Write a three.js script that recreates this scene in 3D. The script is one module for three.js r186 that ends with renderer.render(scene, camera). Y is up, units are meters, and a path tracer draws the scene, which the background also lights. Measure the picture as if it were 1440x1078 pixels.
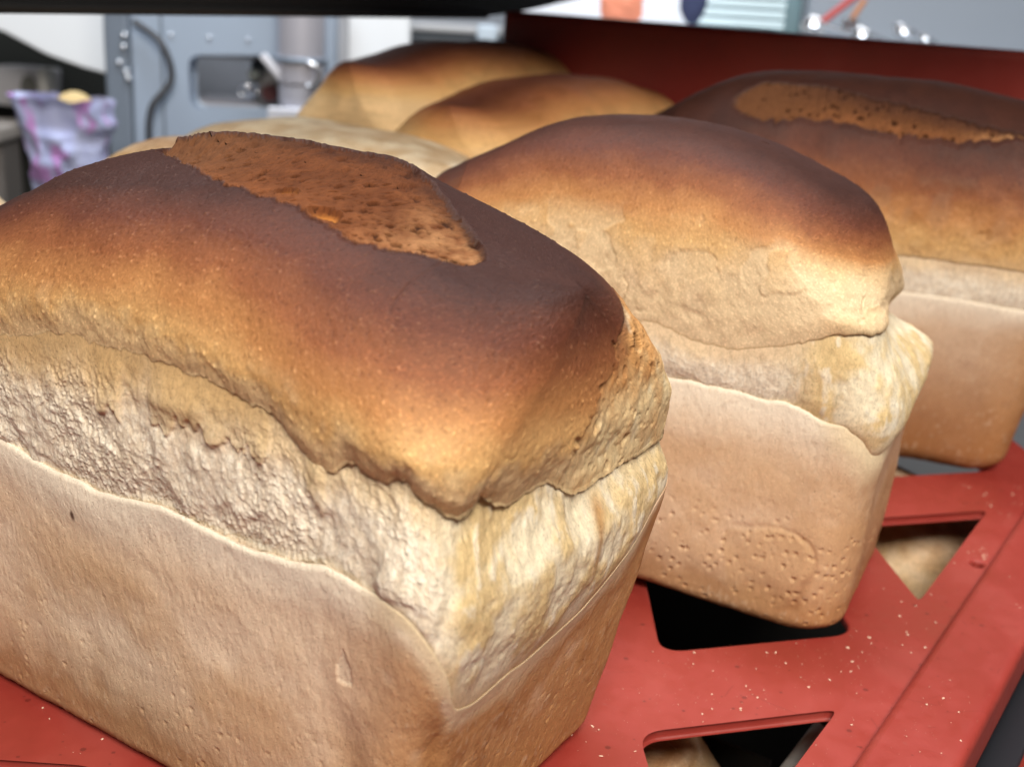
import * as THREE from 'three';
import { RoundedBoxGeometry } from 'three/addons/geometries/RoundedBoxGeometry.js';
import { mergeGeometries } from 'three/addons/utils/BufferGeometryUtils.js';
import { RectAreaLightUniformsLib } from 'three/addons/lights/RectAreaLightUniformsLib.js';

const scene = new THREE.Scene();
// ---------- camera ----------
const camera = new THREE.PerspectiveCamera(35.154, 1440 / 1078, 0.02, 30);
camera.position.set(0, 0.22, 0);
camera.up.set(-0.22189, 0.94651, -0.23428);
camera.lookAt(-0.51089, 0.22 - 0.31751, -0.79886);
camera.focus = 0.34; camera.userData.fStop = 13;
// ---------- light ----------
RectAreaLightUniformsLib.init();
const renderer = new THREE.WebGLRenderer({ antialias: true });
renderer.toneMapping = THREE.LinearToneMapping; renderer.toneMappingExposure = 1;
renderer.shadowMap.enabled = true; renderer.outputColorSpace = THREE.SRGBColorSpace;
scene.background = new THREE.Color(0.085, 0.08, 0.074);
const RIGHT = new THREE.Vector3(0.842, 0, -0.539), AHEAD = new THREE.Vector3(-0.539, 0, -0.842);   // the axes of the room; the rack stands askew in it
const inRoom = (u, y, d) => new THREE.Vector3(0, y, 0).addScaledVector(RIGHT, u).addScaledVector(AHEAD, d);
const ROOM_TURN = Math.atan2(0.539, 0.842);
// ---------- noise ----------
function hash3(x, y, z) { let h = Math.imul(x, 374761393) ^ Math.imul(y, 668265263) ^ Math.imul(z, 2147483647 ^ 0x5bd1e995); h = Math.imul(h ^ (h >>> 13), 1274126177); h ^= h >>> 16; return (h >>> 0) / 4294967296; }
const fade = (t) => t * t * t * (t * (t * 6 - 15) + 10);
function vnoise(x, y, z) {            // value noise, -1 .. 1
  const X = Math.floor(x), Y = Math.floor(y), Z = Math.floor(z), u = fade(x - X), v = fade(y - Y), w = fade(z - Z);
  const a = hash3(X, Y, Z), b = hash3(X + 1, Y, Z), c = hash3(X, Y + 1, Z), d = hash3(X + 1, Y + 1, Z);
  const e = hash3(X, Y, Z + 1), f = hash3(X + 1, Y, Z + 1), g = hash3(X, Y + 1, Z + 1), h = hash3(X + 1, Y + 1, Z + 1);
  const p = a + (b - a) * u, q = c + (d - c) * u, r = e + (f - e) * u, s = g + (h - g) * u, m = p + (q - p) * v, n = r + (s - r) * v;
  return (m + (n - m) * w) * 2 - 1;
}
function fbm(x, y, z, o) { let a = 0.5, s = 0; for (let i = 0; i < o; i++) { s += a * vnoise(x, y, z); x = x * 2.03 + 7.1; y = y * 2.03 + 3.7; z = z * 2.03 + 1.3; a *= 0.5; } return s; }
const cellOut = { d: 0, d2: 0, id: 0, dx: 0, dy: 0, dz: 0 };
function cells(x, y, z) {             // jittered cells: nearest distance, second nearest, id and offset of the nearest
  const X = Math.floor(x), Y = Math.floor(y), Z = Math.floor(z); let b = 9, b2 = 9;
  for (let k = -1; k < 2; k++) for (let j = -1; j < 2; j++) for (let i = -1; i < 2; i++) {
    const a = X + i, e = Y + j, c = Z + k, dx = a + hash3(a, e, c) - x, dy = e + hash3(a + 71, e, c) - y, dz = c + hash3(a, e + 53, c) - z, d = dx * dx + dy * dy + dz * dz;
    if (d < b) { b2 = b; b = d; cellOut.id = hash3(a, e, c + 97); cellOut.dx = -dx; cellOut.dy = -dy; cellOut.dz = -dz; } else if (d < b2) b2 = d;
  }
  cellOut.d = Math.sqrt(b); cellOut.d2 = Math.sqrt(b2); return cellOut;
}
const clamp = (x, a = 0, b = 1) => x < a ? a : x > b ? b : x;
const lerp = (a, b, t) => a + (b - a) * t;
const sstep = (a, b, x) => { const t = clamp((x - a) / (b - a)); return t * t * (3 - 2 * t); };
function curve(pts) {                 // smooth curve through [x, y] points
  const n = pts.length, m = pts.map((p, i) => { const a = pts[Math.max(i - 1, 0)], b = pts[Math.min(i + 1, n - 1)]; return (b[1] - a[1]) / (b[0] - a[0]); });
  return (x) => {
    if (x <= pts[0][0]) return pts[0][1]; if (x >= pts[n - 1][0]) return pts[n - 1][1];
    let i = 0; while (x > pts[i + 1][0]) i++;
    const h = pts[i + 1][0] - pts[i][0], t = (x - pts[i][0]) / h, t2 = t * t, t3 = t2 * t;
    return (2 * t3 - 3 * t2 + 1) * pts[i][1] + (t3 - 2 * t2 + t) * h * m[i] + (3 * t2 - 2 * t3) * pts[i + 1][1] + (t3 - t2) * h * m[i + 1];
  };
}
// ---------- loaf: outline (q runs round the loaf in metres, 0 at the front near corner, negative along the front) x profile rows ----------
function ring(P) { const Lf = 2 * (P.a - P.r), Lc = Math.PI / 2 * P.r, Le = 2 * (P.b - P.r); return { Lf, Lc, Le, q0: -(Lc / 2 + Lf), total: 2 * (Lf + Le) + 4 * Lc }; }
function outline(P, G, q, A0, A1, B, r, out) {   // A0 far half length, A1 near half length
  let s = q - G.q0; r = B > 1e-6 ? Math.min(B, r * B / Math.pow(r ** 4 + B ** 4, 0.25)) : 0;
  const { Lf, Lc, Le } = G; let x, z, nx, nz;
  if (s < Lf) { const u = s / Lf; x = lerp(-(A0 - r), A1 - r, u); z = B; nx = 0; nz = 1; }
  else if ((s -= Lf) < Lc) { const t = s / Lc * Math.PI / 2; nx = Math.sin(t); nz = Math.cos(t); x = A1 - r + r * nx; z = B - r + r * nz; }
  else if ((s -= Lc) < Le) { const u = s / Le; z = lerp(B - r, -(B - r), u); x = A1; nx = 1; nz = 0; }
  else if ((s -= Le) < Lc) { const t = s / Lc * Math.PI / 2; nx = Math.cos(t); nz = -Math.sin(t); x = A1 - r + r * nx; z = -(B - r) + r * nz; }
  else if ((s -= Lc) < Lf) { const u = s / Lf; x = lerp(A1 - r, -(A0 - r), u); z = -B; nx = 0; nz = -1; }
  else if ((s -= Lf) < Lc) { const t = s / Lc * Math.PI / 2; nx = -Math.sin(t); nz = -Math.cos(t); x = -(A0 - r) + r * nx; z = -(B - r) + r * nz; }
  else if ((s -= Lc) < Le) { const u = s / Le; z = lerp(-(B - r), B - r, u); x = -A0; nx = -1; nz = 0; }
  else { s -= Le; const t = clamp(s / Lc) * Math.PI / 2; nx = -Math.cos(t); nz = Math.sin(t); x = -(A0 - r) + r * nx; z = B - r + r * nz; }
  out.x = x; out.z = z; out.nx = nx; out.nz = nz; return out;
}
const ZONE = { under: 0, side: 1, ledge: 2, torn: 3, lip: 4, top: 5 };
function loafRows(P) {                 // [zone, parameter within the zone]
  const rows = [], N = P.rows; // under, side, ledge, torn, lip, top
  for (let i = 0; i < N[0]; i++) rows.push([0, i / N[0]]);
  for (let i = 0; i < N[1]; i++) rows.push([1, i / (N[1] - 1)]);
  for (let i = 1; i <= N[2]; i++) rows.push([2, i / N[2]]);
  for (let i = 1; i <= N[3]; i++) rows.push([3, i / N[3]]);
  for (let i = 1; i <= N[4]; i++) rows.push([4, i / N[4]]);
  for (let i = 1; i <= N[5]; i++) rows.push([5, i / N[5]]);
  return rows;
}
function loafPoint(P, G, q, zone, s, yb, yc, o) {
  const ledge = Math.max(0.0006, P.ledge(q)), lip = P.lip(q), bulge = P.bulge(q), R0 = P.round; let off, y, B, A0, A1, r = P.r, offx;
  const baseOff = (yy) => { const t = -P.taper * (1 - yy / P.rim); return yy < R0 ? t - R0 * (1 - Math.sqrt(Math.max(0, 1 - (1 - yy / R0) ** 2))) : t; };
  if (zone === 0) { y = 0; off = baseOff(0); const k = 0.15 + 0.85 * s; B = (P.b + off) * k; A0 = (P.a + off) - (P.b + off) * (1 - k); A1 = A0; r = Math.min(P.r, B); }
  else if (zone === 1) { y = yb * (1 - (1 - s) ** 1.15); off = baseOff(y); if (s > 0.97) off -= 0.0007 * Math.min(1, ledge / 0.003) * ((s - 0.97) / 0.03) ** 2; }
  else if (zone === 2) { const gr = Math.min(1, ledge / 0.003); y = yb - 0.0032 * gr * s; off = -0.0007 * gr - ledge * 0.7 * Math.sqrt(s) + baseOff(yb); }
  else if (zone === 3) { const gr = Math.min(1, ledge / 0.003); y = lerp(yb - 0.0032 * gr, yc, s); const o0 = -0.0007 * gr - ledge * 0.7 + baseOff(yb), o1 = bulge - lip - P.tuck(q); off = lerp(o0, o1, o1 > o0 ? Math.pow(s, 0.35) * 0.75 + s * 0.25 : s * s * (3 - 2 * s)) + P.swell(q) * Math.sin(Math.PI * Math.pow(s, 0.62)); }
  else if (zone === 4) { y = yc - 0.0016 * lip / 0.003 * Math.sin(s * Math.PI / 2); off = bulge - P.tuck(q) - lip * (1 - s); }
  if (P.belly && zone && zone < 4) off += P.belly(q) * Math.exp(-(((y - 0.083) / 0.022) ** 2)) * (zone === 3 ? sstep(1, 0.6, s) : 1);
  if (zone < 5) { const e = -P.endTaper * Math.max(0, 1 - y / P.rim); if (zone) { B = P.b + off; A1 = P.a + off; A0 = P.a + off; r = P.r + Math.max(0, off); } A1 += e; A0 += e; }
  if (zone === 5) {
    const th = s * Math.PI / 2, c = Math.cos(th), sn = Math.sin(th), y0 = lerp(yc, P.ycS(q), sstep(0, 0.22, s)) - 0.0016 * lip / 0.003;
    const tk = P.tuck(q) * (1 - Math.min(1, s / 0.16)) ** 2; B = (P.b + bulge) * Math.pow(Math.max(c, 0), P.pw) - tk; y = lerp(y0, P.top, Math.pow(sn, P.ph));
    A0 = P.a + (P.endBulge === undefined ? bulge : lerp(bulge, 0, sstep(0, 0.12, s))) - P.endIn0 * (1 - c) - tk; A1 = P.a + (P.endBulge === undefined ? bulge * P.endK : lerp(bulge, P.endBulge, sstep(0, 0.12, s))) - P.endIn * (1 - c) - tk; r = lerp(P.r, P.topR, sstep(0, 0.5, s));
  }
  outline(P, G, q, A0, A1, B, r, o); o.y = y;
  if (y > P.rim) { const k = (y - P.rim) / (P.top - P.rim); o.y = P.rim + (y - P.rim) * lerp(1, P.hump(o.x), Math.min(1, k * 1.3)); }
  if (P.sag && y < 0.03) o.y += P.sag(o.x, o.z) * (1 - y / 0.03);
  return o;
}
function tag(o, label, category, group) { o.userData.label = label; o.userData.category = category; if (group) o.userData.group = group; return o; }
const names = new Map();
function numbered(n) { const k = names.get(n) || 0; names.set(n, k + 1); return k ? `${n}_${String(k).padStart(3, '0')}` : n; }
function shadows(m) { m.castShadow = m.receiveShadow = true; return m; }
function mesh(name, geometry, material, parent) { const m = shadows(new THREE.Mesh(geometry, material)); m.name = parent === scene ? numbered(name) : name; parent.add(m); return m; }
function thing(name, label, category, group) { const g = new THREE.Group(); g.name = numbered(name); scene.add(g); return tag(g, label, category, group); }
function std(r, g, b, rough = 0.6, metal = 0, more = {}) { const m = new THREE.MeshStandardMaterial({ roughness: rough, metalness: metal, ...more }); m.color.setRGB(r, g, b); return m; }
function ceilingLamp(pos, look, w, h, power, color, label) {
  const g = thing('ceiling_lamp', label, 'ceiling lamp', 'fluorescent lamps over the bakery'); g.position.copy(pos); g.lookAt(look);
  mesh('lamp_housing', new RoundedBoxGeometry(w + 0.06, h + 0.06, 0.05, 2, 0.01), std(0.75, 0.75, 0.75), g).position.z = -0.03;
  const glow = std(0.9, 0.9, 0.9); glow.emissive = new THREE.Color(...color); glow.emissiveIntensity = power * 0.4; const d = mesh('diffuser', new THREE.BoxGeometry(w, h, 0.01), glow, g); d.position.z = 0.0; d.castShadow = false;
  const l = new THREE.RectAreaLight(new THREE.Color(...color), power, w, h); l.position.z = 0.012; l.rotation.y = Math.PI; g.add(l);
}
const LOAVES = {};
const jag = (q, k, a) => a * (vnoise(q * 260, k, 1.5) + 0.7 * vnoise(q * 610, k, 4.5) + 0.4 * vnoise(q * 1500, k, 8.5));
const rag = (q, k, a) => a * (2.2 * vnoise(q * 75, k, 2.5) + vnoise(q * 190, k, 1.5) + 0.6 * Math.abs(vnoise(q * 480, k, 4.5)));   // a softer torn edge
LOAVES.front = {
  seed: 3.1, at: [-0.2415, -0.2435], turn: 0, a: 0.109, b: 0.0585, r: 0.013, rim: 0.088, taper: 0.008, endTaper: 0.008, round: 0.006, top: 0.169, endK: 0.6, endIn: 0.006, endIn0: 0.02, topR: 0.032, pw: 0.8, ph: 0.9,
  bulge: curve([[-0.2, 0.002], [0.01, 0.0015], [0.03, 0.001], [0.1, 0.0005], [0.12, -0.001], [0.14, -0.001], [0.2, 0.001]]),
  yb0: curve([[-0.17, 0.0935], [-0.156, 0.0927], [-0.117, 0.0876], [-0.082, 0.0893], [-0.051, 0.0885], [-0.03, 0.0908], [-0.016, 0.090], [-0.008, 0.0885], [-0.003, 0.084], [0.0023, 0.0745], [0.0095, 0.0597], [0.034, 0.0597], [0.0615, 0.0626], [0.0865, 0.0752], [0.102, 0.085], [0.125, 0.088]]),
  yc0: curve([[-0.17, 0.1225], [-0.145, 0.1225], [-0.12, 0.128], [-0.094, 0.1285], [-0.07, 0.128], [-0.047, 0.1255], [-0.034, 0.1175], [-0.027, 0.1165], [-0.0235, 0.121], [-0.014, 0.1185], [-0.008, 0.1215], [-0.0024, 0.1155], [0.004, 0.111], [0.0085, 0.1125], [0.0115, 0.116], [0.015, 0.1125], [0.0225, 0.1075], [0.04, 0.108], [0.054, 0.1005], [0.0735, 0.101], [0.0966, 0.102], [0.12, 0.106]]),
  jagC: 0.0009, jagB: 0.00045,
  ledge: curve([[-0.17, 0.004], [-0.05, 0.005], [-0.03, 0.0046], [-0.018, 0.0024], [-0.010, 0.0], [0.2, 0.0]]),
  lip: curve([[-0.17, 0], [-0.1, 0.0001], [-0.065, 0.0003], [-0.045, 0.001], [-0.02, 0.0016], [0.003, 0.0012], [0.0115, 0.003], [0.03, 0.001], [0.06, 0.001], [0.1, 0.002], [0.2, 0.002]]),
  swell: curve([[-0.17, 0.002], [-0.06, 0.002], [-0.02, 0.0015], [0.0, 0.001], [0.012, 0.001], [0.04, 0.001], [0.07, 0.001], [0.095, 0.001], [0.12, 0], [0.2, 0]]),
  hump: (x) => 1 - 0.22 * sstep(0.03, 0.112, x) ** 1.2 - 0.4 * sstep(0.02, 0.112, -x) ** 1.3,
  slash: { x0: -0.032, x1: 0.083, ear: 0.005,
    near: curve([[-0.033, 0.007], [-0.0289, 0.0117], [0.0167, 0.0268], [0.0458, 0.0299], [0.0605, 0.0313], [0.0686, 0.0265], [0.0765, 0.0222], [0.081, 0.0172], [0.0835, 0.0122]]),
    far: curve([[-0.033, 0.005], [0, -0.008], [0.025, -0.011], [0.04, -0.0115], [0.058, -0.0045], [0.0716, 0.0025], [0.079, 0.0065], [0.0835, 0.0116]]),
    holes: [[0.0455, 0.0255, 0.0044, 0.0042], [0.026, 0.0185, 0.0036, 0.0028], [0.0775, 0.014, 0.0013, 0.0011], [0.071, 0.0185, 0.0013, 0.0011], [0.064, 0.011, 0.0016, 0.0012], [0.067, 0.004, 0.0022, 0.0011], [0.055, 0.002, 0.0017, 0.0011], [0.052, 0.016, 0.0012, 0.001], [0.036, 0.004, 0.0013, 0.001], [0.06, 0.0235, 0.0011, 0.001], [0.01, 0.009, 0.0012, 0.001], [0.0, 0.003, 0.0014, 0.001], [0.045, -0.006, 0.0022, 0.001]], pale: 0 },
  belly: curve([[-0.03, 0], [-0.012, 0.001], [0.004, 0.0045], [0.02, 0.006], [0.05, 0.006], [0.08, 0.004], [0.1, 0.001], [0.12, 0]]),
  tuck: curve([[-0.17, 0.001], [-0.06, 0.002], [-0.02, 0.004], [0.01, 0.005], [0.05, 0.0035], [0.1, 0.002], [0.2, 0.001]]),
  tornEnd: true, pale: 0, endBrown: 1, bake: 0.8, bakeEnd: 0.14, specks: 1,
  q: [[-0.226, -0.176, 20], [-0.176, -0.012, 500], [-0.012, 0.012, 150], [0.012, 0.113, 190], [0.113, 0.135, 40], [0.135, 0.28, 150], [0.28, 'end', 60]],
  rows: [5, 170, 4, 200, 5, 250],
};
LOAVES.mid = {
  seed: 17.7, at: [-0.2115, -0.4225], turn: 0.14, a: 0.106, b: 0.051, r: 0.017, rim: 0.088, endBulge: -0.008, taper: 0.002, endTaper: 0.003, round: 0.006, top: 0.173, endK: 1, endIn: 0.018, endIn0: 0.02, topR: 0.046, pw: 0.7, ph: 0.9,
  bulge: curve([[-0.2, 0.002], [-0.025, 0.0012], [0.0, -0.0015], [0.035, -0.008], [0.1, -0.012], [0.13, -0.012], [0.35, -0.010]]),
  yb0: curve([[-0.17, 0.088], [-0.08, 0.088], [-0.05, 0.0885], [-0.025, 0.0855], [-0.006, 0.082], [0.004, 0.072], [0.012, 0.074], [0.03, 0.08], [0.09, 0.088], [0.12, 0.088]]),
  yc0: curve([[-0.17, 0.105], [-0.1, 0.1062], [-0.08, 0.107], [-0.065, 0.1035], [-0.05, 0.103], [-0.038, 0.106], [-0.026, 0.111], [-0.016, 0.1165], [-0.008, 0.1185], [0.0, 0.118], [0.02, 0.12], [0.06, 0.114], [0.12, 0.108]]),
  jagC: 0.0008, jagB: 0.0009,
  ledge: curve([[-0.17, 0.003], [-0.05, 0.0045], [-0.02, 0.004], [-0.008, 0.001], [0.004, 0.0], [0.2, 0.0]]),
  lip: curve([[-0.17, 0], [-0.06, 0], [-0.033, 0.0001], [-0.0225, 0.0004], [-0.012, 0.0008], [-0.004, 0.0008], [0.01, 0.001], [0.05, 0.001], [0.2, 0.001]]),
  swell: curve([[-0.17, 0.002], [-0.02, 0.002], [0.0, 0.003], [0.02, 0.005], [0.07, 0.006], [0.12, 0.002], [0.2, 0]]),
  hump: (x) => 1 - 0.4 * sstep(0.005, 0.13, x) ** 1.25 - 0.42 * sstep(0.01, 0.112, -x) ** 1.2,
  sag: (x, z) => 0.0035 * Math.exp(-(((x - 0.024) / 0.03) ** 2)) * sstep(-0.02, 0.04, z),
  belly: curve([[-0.03, 0], [0.0, 0.0015], [0.03, 0.002], [0.08, 0.001], [0.1, 0]]), tuck: curve([[-0.17, 0.0025], [-0.03, 0.002], [0.0, 0.003], [0.2, 0.002]]),
  slash: null, tornEnd: false, pale: 0, endBrown: 0.6, bake0: 0.14, bake: 0.88, bakeEnd: -0.03, specks: 0.5,
  q: [[-0.23, -0.16, 20], [-0.16, -0.012, 330], [-0.012, 0.012, 80], [0.012, 0.09, 90], [0.09, 0.3, 90], [0.3, 'end', 30]],
  rows: [5, 150, 4, 110, 4, 170],
};
LOAVES.rear = {
  seed: 29.3, at: [-0.205, -0.618], turn: 0.25, a: 0.118, b: 0.055, r: 0.014, rim: 0.088, taper: 0.008, endTaper: 0.008, round: 0.01, top: 0.183, endK: 0.6, endIn: 0.012, endIn0: 0.02, topR: 0.04, pw: 0.72, ph: 0.9,
  bulge: () => 0.002,
  yb0: curve([[-0.17, 0.088], [-0.04, 0.088], [0, 0.086], [0.05, 0.086], [0.12, 0.088]]), yc0: curve([[-0.17, 0.106], [-0.06, 0.1065], [-0.02, 0.106], [0.02, 0.104], [0.12, 0.106]]),
  jagC: 0.0005, jagB: 0.0004, ledge: () => 0.003, lip: () => 0.0006, swell: () => 0.001,
  hump: (x) => 1 - 0.1 * sstep(0.03, 0.118, x) ** 1.2 - 0.36 * sstep(0.03, 0.118, -x) ** 1.3,
  slash: { x0: -0.05, x1: 0.085, ear: 0.002, dark: 0.06, near: curve([[-0.05, 0.040], [-0.036, 0.0445], [-0.006, 0.043], [0.02, 0.045], [0.06, 0.0445], [0.085, 0.0385]]), far: curve([[-0.05, 0.037], [-0.036, 0.030], [-0.01, 0.029], [0.01, 0.033], [0.033, 0.0365], [0.053, 0.0385], [0.085, 0.0384]]), holes: [], pale: 0.2 },
  tornEnd: false, pale: 0, endBrown: 0.7, bake: 0.5, bakeEnd: 0.05, specks: 0.3, foot: 0.11,
  q: [[-0.24, -0.17, 20], [-0.17, 0.012, 260], [0.012, 0.3, 60], [0.3, 'end', 25]],
  rows: [5, 70, 3, 40, 3, 150],
};
const smoothed = (f) => (q) => { let t = 0; for (let k = -6; k <= 6; k++) t += f(q + k * 0.006); return t / 13; };
for (const P of Object.values(LOAVES)) { P.tuck = P.tuck || (() => 0.0015); P.ycS = smoothed(P.yc0); P.yb = (q) => P.yb0(q) + rag(q, P.seed, P.jagB); P.yc = (q) => P.yc0(q) + jag(q, P.seed + 9, P.jagC); }
// ---------- what the crust and the crumb are made of: displacement (metres) and base colour (linear) ----------
const mixc = (o, c, t) => { o[0] += (c[0] - o[0]) * t; o[1] += (c[1] - o[1]) * t; o[2] += (c[2] - o[2]) * t; };
const BAKE = [[0, [0.66, 0.46, 0.25]], [0.14, [0.60, 0.355, 0.145]], [0.32, [0.43, 0.195, 0.072]], [0.52, [0.235, 0.083, 0.034]], [0.74, [0.115, 0.037, 0.021]], [1, [0.048, 0.019, 0.0145]]];
function bakeColor(b, o) { b = clamp(b); let i = 0; while (i < BAKE.length - 2 && b > BAKE[i + 1][0]) i++; const t = clamp((b - BAKE[i][0]) / (BAKE[i + 1][0] - BAKE[i][0])), A = BAKE[i][1], B = BAKE[i + 1][1]; for (let k = 0; k < 3; k++) o[k] = lerp(A[k], B[k], t); }
const tornEdge = curve([[0.1, 0.014], [0.106, 0.008], [0.117, 0.003], [0.126, -0.005], [0.135, -0.012], [0.142, -0.024], [0.146, -0.036]]);
function crumb(x, y, z, S, o) {        // open crumb with pores; returns the depth
  const w = 0.0006 * vnoise(x * 500, y * 500, z * 500 + S), c = cells((x + w) * 330, y * 330, (z - w) * 330), pore = c.id < 0.38 ? sstep(0.22 + 0.7 * c.id, 0.1 + 0.35 * c.id, c.d) : 0;
  const c2 = cells(x * 800 + 5, y * 800, z * 800), p2 = c2.id < 0.45 ? sstep(0.45, 0.2, c2.d) : 0;
  const n = fbm(x * 300 + S, y * 300, z * 300, 4);
  o.pore = Math.max(pore, p2 * 0.7); o.n = n; return -0.0022 * pore - 0.0007 * p2 + 0.0005 * n;
}
const cr = { pore: 0, n: 0 };
function shade(P, q, zone, s, x, y, z, yb, yc, o) {
  const S = P.seed, c = o.c; let d = 0; o.part = zone <= 2 ? 0 : zone === 3 ? 1 : 2;
  const end = sstep(0, 0.02, q) * (1 - sstep(0.15, 0.17, q));            // on the near end face
  if (zone === 0) { c[0] = 0.36; c[1] = 0.19; c[2] = 0.08; o.d = 0; return; }
  if (zone <= 2) {
    const yy = zone === 1 ? y : yb, below = yb - yy, big = fbm(x * 22 + S, y * 30, z * 22, 3), mid = fbm(x * 120, y * 70 + S, z * 120, 3), fine = fbm(x * 900, y * 420 + S, z * 900, 2), iso = fbm(x * 130 + 3, y * 130, z * 130 + S, 3);
    c[0] = 0.77; c[1] = 0.605; c[2] = 0.44;
    mixc(c, [0.62, 0.42, 0.255], clamp(0.34 + 1.5 * big + 0.4 * iso + sstep(0.07, 0.02, yy) * 0.3));
    mixc(c, [0.84, 0.75, 0.61], sstep(0.02 + 0.012 * big + 0.006 * iso, 0.001, below) * 0.9 * (1 - 0.9 * sstep(-0.004, 0.006, q) * sstep(0.13, 0.11, q)));
    const brown = sstep(P.foot || 0.034, 0.002, yy + 0.022 * big + 0.008 * iso);
    mixc(c, P.foot ? [0.29, 0.125, 0.045] : [0.36, 0.175, 0.066], brown * (P.foot ? 1 : 0.85)); mixc(c, [0.2, 0.085, 0.03], sstep(0.008, 0.001, yy) * 0.6);
    if (q > -0.03) { const e = sstep(-0.034 + 0.02 * big, 0.008, q) * sstep(-0.35, 0.6, sstep(0.0, 0.012, below) + 0.6 * iso + 0.3 * mid - 0.35) * P.endBrown; mixc(c, [0.45, 0.225, 0.085], e * 0.92); mixc(c, [0.28, 0.11, 0.036], e * sstep(0.15, 0.5, mid) * 0.5); }
    const seam = P.seed < 5 ? sstep(0.012, 0.0, Math.abs(below - 0.006 - 0.004 * mid)) * end : 0; mixc(c, [0.45, 0.22, 0.08], seam * 0.6);
    const st = sstep(0.25, 0.6, fine + 0.3 * mid); mixc(c, [0.68, 0.54, 0.38], st * 0.28);
    mixc(c, [0.30, 0.15, 0.06], sstep(0.3, 0.6, -fine) * 0.25);
    d = 0.0011 * big + 0.0003 * mid + 0.00014 * fine + 0.0002 * iso;
    // pits and little blisters where the dough lay against the tin
    const k = cells(x * 330 + S, y * 240, z * 330), low = sstep(0.06, 0.02, yy), px = P.seed > 10 && P.seed < 20 ? sstep(0.06, 0.03, yy) * sstep(-0.35, 0.1, fbm(x * 45, y * 60, S, 2)) * 1.3 : 0.25 * low;
    if (k.id < 0.18 + 0.5 * px) { const a = sstep(0.45, 0.1, k.d) * (0.35 + 0.65 * low), sl = k.dy < 0 ? 1 : -0.55; d -= 0.0006 * a * (0.4 + sl * 0.6) * (0.5 + px); mixc(c, [0.70, 0.55, 0.38], a * (k.dy > 0 ? 0.3 : 0)); mixc(c, [0.33, 0.17, 0.07], a * (k.dy < 0 ? 0.25 : 0)); }
    const sp = cells(x * 95 + 3 * S, y * 95, z * 95); if (sp.id < 0.16 * P.specks) { const a = sstep(0.045 + 0.05 * sp.id, 0.02, sp.d); mixc(c, [0.07, 0.025, 0.012], a * 0.9); }
    // creases that run down from the corner
    if (P.seed < 5) {
      const u = q - 0.003 + 0.16 * (yy - 0.06), cre = Math.exp(-((u / 0.0035) ** 2)) * sstep(0.062, 0.045, yy); d -= 0.0016 * cre; mixc(c, [0.36, 0.17, 0.06], cre * 0.6);
      const u2 = q + 0.021 + 0.3 * (yy - 0.05), c2 = Math.exp(-((u2 / 0.006) ** 2)) * sstep(0.06, 0.04, yy); d -= 0.0012 * c2; mixc(c, [0.34, 0.17, 0.07], c2 * 0.35);
      const ch = Math.max(Math.abs(x - 0.0803) / 0.0022, Math.abs(y - 0.0675) / 0.0042), w = (0.0715 - y) * 0.42; if (ch < 1.4 && Math.abs(x - 0.0803) < clamp(w, 0, 0.0022)) { d -= 0.0004; mixc(c, [0.72, 0.60, 0.45], 0.6); }   // a chip out of the skin
      const bl = Math.hypot((x + 0.0147) / 0.0016, (y - 0.0768) / 0.0028) + 0.6 * mid; if (bl < 0.9) mixc(c, [0.06, 0.02, 0.01], 0.9 * sstep(0.9, 0.4, bl));  // scorched spot
    } else if (P.seed < 20) {                                             // a flap of skin folded over at the foot of the corner
      const dx = (x - 0.073) / 0.016, dy = (y - 0.024) / 0.0155, e = Math.pow(Math.abs(dx), 3) + Math.pow(Math.abs(dy), 3) + 0.3 * mid + 0.7 * fbm(x * 60 + 2, y * 60, 7, 2);
      if (z > 0.02 && q < 0.0) { const ur = sstep(-0.6, 0.3, dx + 0.7 * dy); d += 0.0005 * sstep(1.15, 0.75, e) * ur; const edge = Math.exp(-(((e - 1.05) / 0.2) ** 2)) * ur * (0.5 + 0.5 * sstep(-0.2, 0.3, fbm(x * 130, y * 130, 3, 2))); d -= 0.0005 * edge; mixc(c, [0.28, 0.12, 0.04], edge * 0.4); mixc(c, [0.5, 0.3, 0.14], 0.35 * sstep(1, 0.8, e)); }
    }
    const nb = P.seed < 20 ? sstep(-0.024, -0.006, q) * sstep(0.1, 0.085, q) : 0; if (nb > 0) { const t = nb * sstep(0.015 + 0.010 * iso + 0.008 * big, 0.0, below); mixc(c, [0.74, 0.60, 0.39], t * 0.95); }
    if (zone === 2) { mixc(c, [0.34, 0.22, 0.12], 0.8 * s * (1 - sstep(-0.004, 0.004, q) * sstep(0.12, 0.09, q))); d *= 1 - s; }  // groove darkened in colour: toasted edge plus the shade inside it
    d *= sstep(-0.0008, 0.006, below); o.d = d; return;
  }
  if (zone === 3) {
    const big = fbm(x * 60 + S, y * 60, z * 60, 3), fi = fbm(q * 700 + 0.3 * big, y * 130, S, 3);
    const bulb = P.seed < 20 ? sstep(P.seed > 10 ? -0.04 : -0.004, P.seed > 10 ? -0.016 : 0.006, q) * (1 - sstep(0.1, 0.14, q)) : 0;
    const A = P.seed < 5 ? 1 : P.seed < 20 ? 0.45 : 0.3, gold = clamp(sstep(0.62, 0.98, s + 0.25 * big + 0.1 * fi));
    // scales of torn crumb pulled upwards, in two sizes, and the strands between them
    const wob = 0.0030 * big + 0.0010 * fi, k = cells((q + wob + 0.55 * y) * 760, (y + wob - 0.3 * q) * 380, S); const up = clamp(0.55 - k.dy), fl = up * up * (0.3 + k.id);
    const k2 = cells((q - 0.6 * wob + 0.55 * y) * 1350, (y + wob - 0.3 * q) * 700, S + 5), up2 = clamp(0.55 - k2.dy), fl2 = up2 * up2 * (0.3 + k2.id);
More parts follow.
